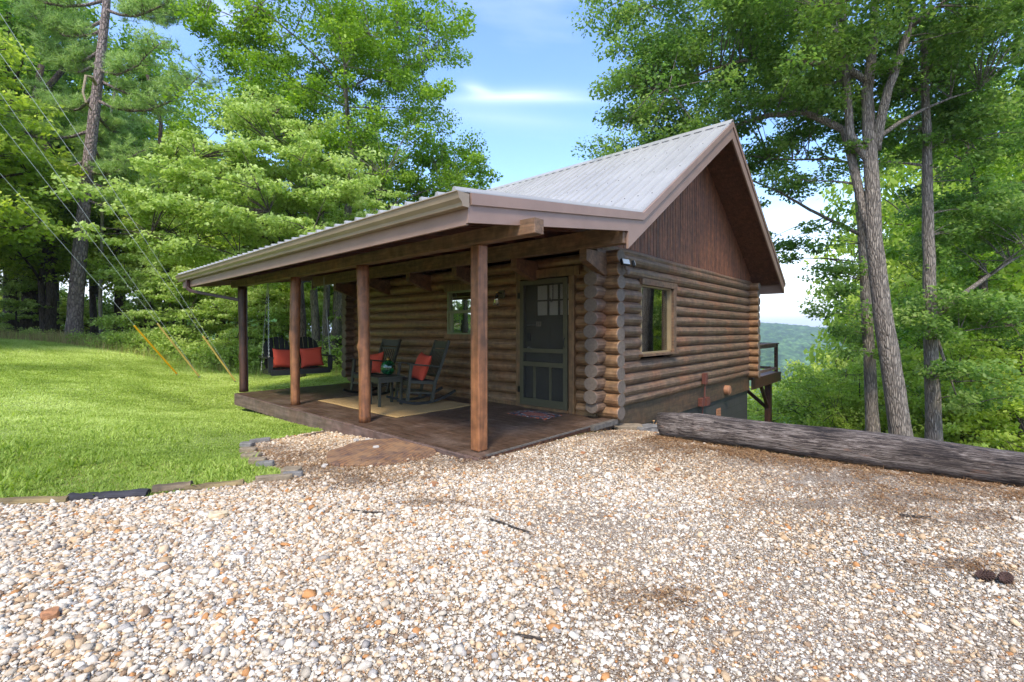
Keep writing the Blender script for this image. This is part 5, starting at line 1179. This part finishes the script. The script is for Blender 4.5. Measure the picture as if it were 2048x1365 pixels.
# --- leafy trees lower down the slope
b = at(1790, 900, 22); b.z = gz(b.x, b.y)-.3
sl = tree('woodland_tree', 'yellow green young tree below the back deck, seen over the fallen log', b, [(0, 0, 0), (.1, 0, 3), (-.2, .1, 6)], .14, [((0, 0, 5.0), (3.0, 3.0, 2.4)), ((-1.2, .8, 3.2), (2.4, 2.4, 1.5)), ((1.4, -.9, 3.0), (2.3, 2.3, 1.8))],
  M['darkbark'], M['bright'], 230, 90, .16, .62, .45, 9, 'trees on the slope below the cabin', seed=6, gap=.3)
slope = [(1625, 17.5, 735, .80, 'small bright green tree right of the deck support post, over the fallen log'), (1535, 21, 800, .95, 'bright green crown directly behind the back deck support post'), (1720, 15.5, 720, .6, 'olive green bushy crown behind the two middle oak trunks'), (1860, 19, 560, 1.1, 'green crown between the dark streaked oak and the thickest oak'), (1960, 22, 420, 1.35, 'tall green crown behind the farthest pale trunk'), (2080, 19, 380, 1.3, 'green crown at the far right of the picture above the fallen log'),
  (1610, 30, 730, 1.3, 'pale green crown farther down the slope right of the deck rail'), (1730, 34, 700, 1.2, 'hazy green crown far down the slope between oak trunks'), (1890, 32, 300, 1.7, 'broad far crown behind the dark streaked oak'), (1500, 27, 790, 1.2, 'green crown seen under the back deck'), (1990, 30, 180, 2.2, 'tall far crown filling the gap at the right side'), (2200, 20, 400, 1.5, 'green crown just beyond the right side of the picture'), (2350, 13, 450, 1.3, 'green crown out to the right of the gravel drive'), (1800, 14.5, 790, .62, 'low leafy crown at the foot of the thickest oak'), (1930, 13.5, 700, .70, 'low leafy crown at the foot of the dark streaked oak'), (2040, 12.5, 640, .75, 'low leafy crown beyond the right part of the fallen log'),
  (1740, 17, 770, .8, 'leafy crown between the slender oak and the thickest oak, just above the fallen log'), (1580, 24, 770, 1.0, 'round yellow green crown right below the end of the deck rail'), (1650, 22, 760, 1.0, 'yellow green crown left of the slender oak trunk'), (2030, 16, 560, 1.0, 'leafy crown behind the low one at the right edge'), (1900, 17, 640, .9, 'leafy crown between the dark streaked oak and the farthest pale trunk'),
  (1880, 25, 380, 1.3, 'tall leafy crown behind the dark streaked oak, level with the gable window'), (1900, 27, 230, 1.8, 'high crown behind the dark streaked oak'), (2060, 24, 180, 1.8, 'high crown in the right top part of the picture'), (2000, 18, 470, 1.1, 'crown just left of the right picture edge')]
for i, (px, d, ztop, s_, lb) in enumerate(slope):
    p = at(px, ztop, d); g_ = gz(p.x, p.y)-.2; hh = (p.z-g_)/7.2; s_ = max(s_, hh*.62); c_ = copy_tree(sl, (p.x, p.y, g_), i*1.9, s_, lb); c_.scale = (s_, s_, hh)
# the source tree itself
sl.location = (b.x, b.y, -2.2-7.4)

# --- left: central maple, dogwood, pine
b = at(655, 775, 16.5); b.z = gz(b.x, b.y)-.1
tree('maple_tree', 'big rounded bright green maple rising behind the porch roof', b, rel(b, [(672, 770, 16.5), (676, 600, 16.6), (690, 470, 16.8), (705, 330, 17), (690, 180, 17), (690, 20, 17)]), .20,
  ell(b, [(690, 90, 17, 3.6, 3.2, 2.6), (560, 130, 16.6, 2.0, 2.2, 2.0), (820, 120, 17.2, 2.2, 2.4, 1.9), (620, 270, 16.5, 2.8, 2.4, 1.6), (800, 260, 17, 2.1, 2.2, 1.5), (520, 250, 16.4, 1.7, 2, 1.4), (760, 350, 17, 2.2, 2, 1.2), (880, 340, 17.3, 1.2, 1.4, .9), (700, -120, 17, 3.4, 3, 2.4), (860, 30, 17.3, 1.3, 1.6, 1.3), (500, 60, 16.6, 1.3, 1.6, 1.5), (580, 400, 16.4, 2.2, 2, 1.2)]),
  OK, M['maple'], 760, 200, .112, .56, .6, 22, seed=10, gap=.42, extra_trunks=[(rel(b, [(636, 770, 16.3), (628, 600, 16.3), (620, 470, 16.3), (590, 300, 16.4)]), .16, .06), (rel(b, [(650, 772, 16.4), (652, 640, 16.4), (655, 560, 16.4), (640, 380, 16.5)]), .15, .06), (rel(b, [(662, 765, 16.2), (668, 680, 16.2), (690, 600, 16.2), (720, 500, 16.4), (770, 360, 17)]), .19, .07)], shell=.5)
b = at(905, 520, 20); b.z = -3
tree('woodland_tree', 'smaller green tree behind the roof between the maple and the sky', b, rel(b, [(880, 700, 20), (880, 520, 20), (870, 400, 20)]), .2,
  ell(b, [(900, 350, 20, 1.4, 1.6, 1.1), (860, 410, 20, 1.8, 1.6, 1.0), (930, 390, 20, .9, 1, .6), (820, 370, 20, 1.4, 1.6, 1.0), (880, 300, 20, .8, 1, .7)]), M['darkbark'], M['maple'], 120, 110, .15, .5, .6, 8, seed=12, gap=.25)
b = at(596, 770, 13.8); b.z = gz(b.x, b.y)-.1
tree('dogwood_tree', 'pale green dogwood with layered drooping branches spreading over the lawn', b, rel(b, [(600, 765, 13.8), (606, 650, 13.8), (600, 540, 13.7), (590, 440, 13.6)]), .13,
  ell(b, [(560, 250, 13.2, 1.5, 1.2, .30), (620, 320, 13.2, 1.6, 1.4, .35), (480, 330, 13, 1.5, 1.4, .30), (400, 360, 12.6, 1.2, 1.1, .26), (560, 400, 12.8, 1.9, 1.5, .34), (690, 390, 13.2, 1.1, 1.3, .34), (260, 400, 12.2, 1.2, 1.1, .22), (360, 430, 12.3, 1.4, 1.3, .26), (480, 450, 12.5, 1.6, 1.3, .30), (620, 470, 13, 1.6, 1.3, .30), (300, 480, 12.4, 1.0, 1.1, .16), (420, 510, 13, 1.5, 1.3, .24), (520, 210, 13.4, .6, .7, .25), (740, 440, 13.4, .9, 1, .3), (560, 560, 14.5, 1.3, 1.2, .3), (400, 300, 13, .7, .8, .2)]),
  M['darkbark'], M['dogwood'], 560, 95, .115, .38, .32, 22, seed=14, gap=.1, up=1.15, droop=.5, shell=.6,
  hand=[(rel(b, [(600, 560, 13.7), (560, 495, 13.5), (500, 455, 13.1), (440, 432, 12.7), (370, 412, 12.4), (280, 395, 12.2)]), .055, .015), (rel(b, [(600, 520, 13.7), (640, 430, 13.4), (700, 380, 13.3)]), .04, .012)])
b = at(146, 684, 16.8); b.z = gz(b.x, b.y)
PD = ca*b.x+sa*b.y
pine_pts = [(146, 690), (152, 600), (160, 500), (170, 400), (180, 300), (192, 200), (202, 110), (212, 20), (220, -120), (224, -280)]
def pine():
    rng = np.random.default_rng(77); random.seed(9)
    t = thing('pine_tree', 'tall pine with a long bare trunk standing in front of the wood on the left', 'tree', b)
    tp = [at(x, y, PD)-b for x, y in pine_pts]; tp[0].z = -.3; n = len(tp); rad = [.245*(1-.66*i/(n-1)) for i in range(n)]; mb = MB()
    pts = []; rr = []
    for i in range(n-1):
        for k in range(3): pts.append(tp[i].lerp(tp[i+1], k/3)); rr.append(rad[i]+(rad[i+1]-rad[i])*k/3)
    pts.append(tp[-1]); rr.append(rad[-1]); rr[0] *= 1.4; rr[1] *= 1.1; mb.tube(pts, rr, 18, jit=.03)
    Pc = []
    right = Vector((sa, -ca, 0)); fwd = Vector((ca, sa, 0))
    def limb(s, az, L, rise, r0, tufts=True):
        d = right*math.cos(az)+fwd*math.sin(az); q = []
        for i in range(7): u = i/6; q.append(s+d*L*u+Vector((0, 0, L*(rise*u-.18*math.sin(u*3.0)+.22*u*u)))+Vector((random.uniform(-.1, .1), random.uniform(-.1, .1), random.uniform(-.06, .06)))*u)
        mb.tube(q, [r0*(1-.8*i/6) for i in range(7)], 7, jit=.05)
        if not tufts: return
        for u in np.linspace(.20, 1, int(7+L*3.6)):
            k = min(int(u*6), 5); c = q[k].lerp(q[k+1], u*6-k); side = Vector((-d.y, d.x, 0))
            for _ in range(3):
                e = c+side*random.uniform(-1, 1)*(.25+.75*u)*L*.24+Vector((0, 0, random.uniform(.0, .32)))+d*random.uniform(-.2, .4); Pc.append(tuple(e)); mb.tube([c, c.lerp(e, .6)+Vector((0, 0, -.03)), e], [.012, .009, .004], 4, cap=False)
    H = [(x, y) for x, y in pine_pts]
    for y0 in np.linspace(400, -260, 34):
        i = next(i for i in range(n-1) if pine_pts[i+1][1] <= y0); f = (pine_pts[i][1]-y0)/(pine_pts[i][1]-pine_pts[i+1][1]); s = tp[i].lerp(tp[i+1], f)
        L = (3.6 if y0 < 330 else 2.6)*random.uniform(.7, 1.12)*(1 if y0 > -100 else .75); az = random.choice([random.uniform(-.25, 1.2), math.pi+random.uniform(-1.2, .25)]); limb(s, az, L, random.uniform(.0, .16), .06)
    # bare crooked dead limb on the left of the trunk
    q = [at(192, 170, PD-.2), at(184, 155, PD-.6), at(172, 152, PD-.8), at(166, 185, PD-.9), at(172, 205, PD-.9), at(183, 222, PD-.5)]; dm = MB(); dm.tube([v-b for v in q], [.05, .05, .045, .035, .03, .02], 8); dm.build('dead_branch', plain('bare dead branch', '9b8a72', .9, 0, .2, 10), t)
    mb.build('trunk', M['pinebark'], t, smooth=True)
    Pc_ = np.array(Pc); m = len(Pc_); per = 105; idx = np.repeat(np.arange(m), per); N = len(idx)
    # needles radiate from a few twig tips within each tuft
    tips = Pc_[:, None]+rng.normal(0, .13, (m, 7, 3))*np.array([1, 1, .5]); tip = tips[idx, rng.integers(0, 7, N)]
    d = nrm(rng.normal(size=(N, 3))+np.array([0, 0, .55])); L = rng.uniform(.10, .19, (N, 1)); s_ = nrm(np.cross(d, rng.normal(size=(N, 3))))*.0085
    V = np.stack([tip-s_, tip+s_, tip+d*L+s_*.4, tip+d*L-s_*.4], 1).reshape(-1, 3)
    npmesh('crown', V, np.arange(4*N).reshape(-1, 4), M['needle'], t, np.clip(.45+rng.normal(0, .12, m)[idx]+rng.normal(0, .14, N)+.12*d[:, 2], 0, 1))
pine()
# --- the wood behind the lawn
def gbase(px, d): p = at(px, 660, d); return Vector((p.x, p.y, gz(p.x, p.y)-.2))
b = gbase(60, 24)
w1 = tree('woodland_tree', 'tall dark trunked tree at the far left of the wood', b, [(0, 0, 0), (.1, .05, 4), (-.1, .1, 8), (.2, -.1, 12), (.1, .1, 16)], .26, [((0, 0, 12), (3.2, 3.2, 4.2)), ((1.4, .5, 7.5), (2.4, 2.4, 1.6)), ((-1.6, -.6, 8.5), (2.4, 2.4, 1.8)), ((.2, 0, 16), (2.4, 2.4, 2.2)), ((.8, -1.6, 5.2), (1.7, 1.7, .8)), ((-1, 1.4, 5.5), (1.8, 1.8, .8))],
  M['darkbark'], M['wood_leaf'], 340, 80, .19, .70, .5, 16, 'trees of the wood behind the lawn', seed=20, gap=.5)
b = gbase(190, 22)
w2 = tree('woodland_tree', 'mid height bright leafed tree behind the pine trunk', b, [(0, 0, 0), (-.1, .1, 3), (.15, -.1, 6), (0, .1, 9)], .15, [((0, 0, 6.0), (2.6, 2.6, 2.6)), ((.8, .8, 3.6), (2.2, 2.2, .9)), ((-1, -.8, 4.2), (2.2, 2.2, 1.0)), ((0, 0, 8.6), (1.8, 1.8, 1.4))],
  M['darkbark'], M['bright'], 260, 85, .16, .58, .42, 12, 'trees of the wood behind the lawn', seed=22, gap=.35)
b = gbase(430, 18)
w3 = tree('sapling', 'low layered pale green understory tree right of the guy wires', b, [(0, 0, 0), (.1, .1, 1.6), (-.1, 0, 3.4)], .06, [((0, 0, 3.2), (1.7, 1.7, .5)), ((.6, .5, 2.2), (1.6, 1.6, .35)), ((-.6, -.4, 1.5), (1.5, 1.5, .3)), ((0, 0, 4.0), (1.0, 1.0, .4)), ((.2, -.8, .9), (1.1, 1.1, .3))],
  M['darkbark'], M['dogwood'], 170, 75, .12, .38, .35, 10, 'understory trees at the edge of the wood', seed=24, gap=.15, up=1.1, droop=.5)
names = ['far left', 'left', 'near the pine', 'right of the pine', 'behind the dogwood', 'beyond the porch']
wl = ['dark trunk tree %s in the wood' % s for s in ('at the very left edge of the picture', 'second from the left edge, close to the lawn', 'just left of the pine trunk', 'deep in the wood left of the pine', 'right behind the pine trunk', 'between the pine and the first guy wire', 'above the yellow guard', 'above the middle guy wires', 'above the corner of the porch gutter', 'behind the dogwood crown', 'seen between the porch posts', 'deep behind the swing', 'out of the picture to the left', 'far behind the maple', 'far right behind the roof')]
for i, (px, d, s_) in enumerate([(-60, 21, 1.0), (25, 19.5, .95), (100, 22, 1.05), (110, 29, .95), (190, 27, .8), (235, 21, .7), (290, 25, .95), (345, 29, .85), (410, 25, .62), (480, 30, .75), (560, 27, .6), (640, 32, .8), (-300, 20, 1.1), (740, 30, 1.0), (860, 32, .75)]):
    copy_tree(w1, gbase(px, d), i*2.3+1, s_, wl[i])
for k, (x, y, s_, lb) in enumerate([(-6, 20, 1.0, 'unseen tree added beyond the left end of the lawn, outside the picture'), (-2.5, 24, 1.1, 'unseen tree added far left of the lawn beside the wood'), (-9.5, 17, .9, 'unseen tree added by the top of the lawn behind the utility pole'), (-13, 13, 1.0, 'unseen tree added left of the photographer at the top of the lawn'), (-4.2, 18, .7, 'unseen short tree added left of the lawn, outside the picture'), (-1.2, 20.5, .8, 'unseen short tree added beside the wood left of the picture edge'), (-3.8, 22, 1.0, 'unseen tree added in the gap left of the picture edge')]): copy_tree(w2, Vector((x, y, gz(x, y)-.2)), k*2.2, s_*1.25, lb)  # unseen trees, added to give the porch window a green reflection
ml = ['bright leafed tree %s' % s for s in ('left of the pine above the dry grass', 'at the left edge of the picture with low branches', 'behind the yellow guard', 'between the two faded guards', 'behind the porch corner post', 'seen through the porch left of the swing', 'behind the porch swing', 'between the swing and the cabin corner', 'behind the maple trunks', 'right above the downspout', 'out left beyond the picture', 'deep behind the guy wires')]
for i, (px, d, s_) in enumerate([(90, 18.5, .85), (-10, 18, .95), (300, 20, .8), (370, 19, .85), (450, 19.5, .85), (520, 20, .9), (590, 19, .8), (680, 20, .85), (720, 22, 1.0), (400, 22, 1.1), (-220, 16, 1.0), (250, 25, 1.2)]):
    copy_tree(w2, gbase(px, d), i*1.7+.6, s_, ml[i])
sll = ['layered pale green sapling %s' % s for s in ('under the dogwood, left of the guy wires', 'just behind the top of the yellow guard', 'at the wood edge behind the middle guy wires', 'behind the porch corner post', 'between the first two porch posts', 'left of the swing', 'behind the right end of the swing', 'beside the cabin corner', 'left of the pine trunk')]
for i, (px, d, s_) in enumerate([(300, 17.5, .9), (340, 17, .75), (385, 17.5, .85), (490, 17, .8), (535, 16.8, .75), (560, 18, .9), (630, 17.5, .75), (705, 17, .7), (30, 18.5, .7)]):
    copy_tree(w3, gbase(px, d), i*2.1, s_, sll[i])
# thin pale stems in the wood
for i, (px, d, r_, lb) in enumerate([(38, 20, .05, 'slim pale birch stem left of the pine near the lawn'), (12, 21, .05, 'slim pale birch stem at the left edge'), (203, 19, .07, 'mottled pale stem right of the pine trunk'), (455, 19, .06, 'thin stem above the porch corner'), (332, 19, .11, 'grey brown stem between the guy wires'), (72, 20, .20, 'dark thick trunk left of the pine'), (98, 18.6, .19, 'dark thick trunk close to the left side of the pine'), (50, 19, .20, 'dark thick trunk second left of the pine')]):
    b = gbase(px, d); t = thing('bare_trunk', lb, 'tree trunk', b, 0, 'bare lower trunks in the wood'); mb = MB(); q = [(random.uniform(-.1, .1)*k, random.uniform(-.08, .08)*k, k*1.9) for k in range(7)]; mb.tube(q, [r_*(1-.08*k) for k in range(7)], 10, jit=.04)
    mb.build('trunk', plain('pale birch bark', 'a39c8c', .8, 0, .35, 6) if r_ < .08 else M['darkbark'], t, smooth=True)
# shrubs along the edge of the wood
def shrub(seed, loc, label, s=1.0):
    rng = np.random.default_rng(seed); t = thing('shrub', label, 'shrub', loc, seed, 'shrubs along the edge of the wood'); P_ = np.clip(rng.normal(0, .34, (34, 3)), -.62, .62)*np.array([1.3, 1.3, .7])+np.array([0, 0, .42]); P_[:, 2] = np.abs(P_[:, 2]); mb = MB()
    for p in P_: mb.tube([(0, 0, -.05), (p[0]*.5, p[1]*.5, p[2]*.6), tuple(p)], [.012, .008, .003], 4, cap=False)
    mb.build('stem', M['darkbark'], t); V, F, tt = leaves(P_, np.full(34, .24), 60, .075, rng, .8, .2, .6); npmesh('foliage', V, F, M['shrub'], t, tt); t.scale = (s,)*3; return t
s0 = shrub(1, gbase(200, 16.2), 'leafy shrub at the foot of the pine on its right side', 1)
shl = ['leafy shrub %s' % s for s in ('right of the pine, third along the wood edge', 'below the top of the yellow guard', 'behind the middle of the yellow guard', 'behind the foot of the yellow guard', 'between the yellow and the faded guards', 'behind the foot of the middle guy wires', 'between the two pairs of guy wires', 'behind the foot of the right hand guy wires', 'left of the porch corner post', 'between the first two porch posts', 'below the left arm of the swing', 'below the middle of the swing', 'below the right arm of the swing', 'between the maple trunks and the cabin', 'left of the pine in the dry grass', 'farther left in the dry grass', 'in the second row behind the yellow guard', 'in the second row behind the corner post', 'in the second row behind the swing', 'beyond the far end of the deck', 'low thicket deep between the trunks at the far left', 'low thicket deep between the trunks left of the pine', 'low thicket deep in the wood behind the pine', 'low thicket at the left picture edge', 'low thicket deep in the wood right of the pine')]
for i, (px, d, s_) in enumerate([(235, 16, .9), (265, 15.9, 1.1), (300, 16, 1.2), (335, 15.9, .9), (360, 16, 1.2), (395, 16, 1.3), (430, 16, 1.1), (460, 16, 1.4), (490, 16.2, 1.3), (520, 16, 1.5), (550, 16.3, 1.4), (590, 16, 1.3), (620, 16.4, 1.4), (690, 16, 1.4), (60, 17.2, .7), (-40, 17, .8), (320, 17, 1.5), (480, 17.2, 1.7), (560, 17.5, 1.8), (740, 15.5, 1.5), (20, 23, 3.0), (90, 24, 3.2), (160, 25, 3.2), (-40, 22, 3.0), (240, 25, 3.0)]):
    copy_tree(s0, gbase(px, d)+Vector((0, 0, .15)), i*1.3, s_, shl[i])

for k, (x, y, s_, lb) in enumerate([(-7.4, 17.2, 1.6, 'unseen big bush added left of the lawn, outside the picture'), (-5.2, 20.8, 2.6, 'unseen big bush added by the trees left of the lawn, outside the picture'), (-7.5, 18.5, 3, 'unseen big bush added near the top of the lawn, outside the picture'), (-8.5, 15, 3.0, 'unseen big bush added at the top end of the lawn, outside the picture')]):  # unseen bushes, added to fill the low part of the porch window's reflection
    copy_tree(s0, Vector((x, y, gz(x, y))), k*1.9, s_, lb)

# ------------------------------------------------------------------ air
mb = MB(); mb.box(-6500, 6500, -6500, 6500, -330, 120)
hz = mb.build('haze', []); hz['kind'] = 'stuff'
hm = bpy.data.materials.new('haze'); hm.use_nodes = True; hn = hm.node_tree; hn.nodes.remove(hn.nodes['Principled BSDF'])
pv = hn.nodes.new('ShaderNodeVolumePrincipled'); pv.inputs['Color'].default_value = (.80, .90, 1, 1); pv.inputs['Density'].default_value = .00030; pv.inputs['Anisotropy'].default_value = .2
hn.links.new(pv.outputs[0], hn.nodes['Material Output'].inputs['Volume']); hz.data.materials.append(hm)
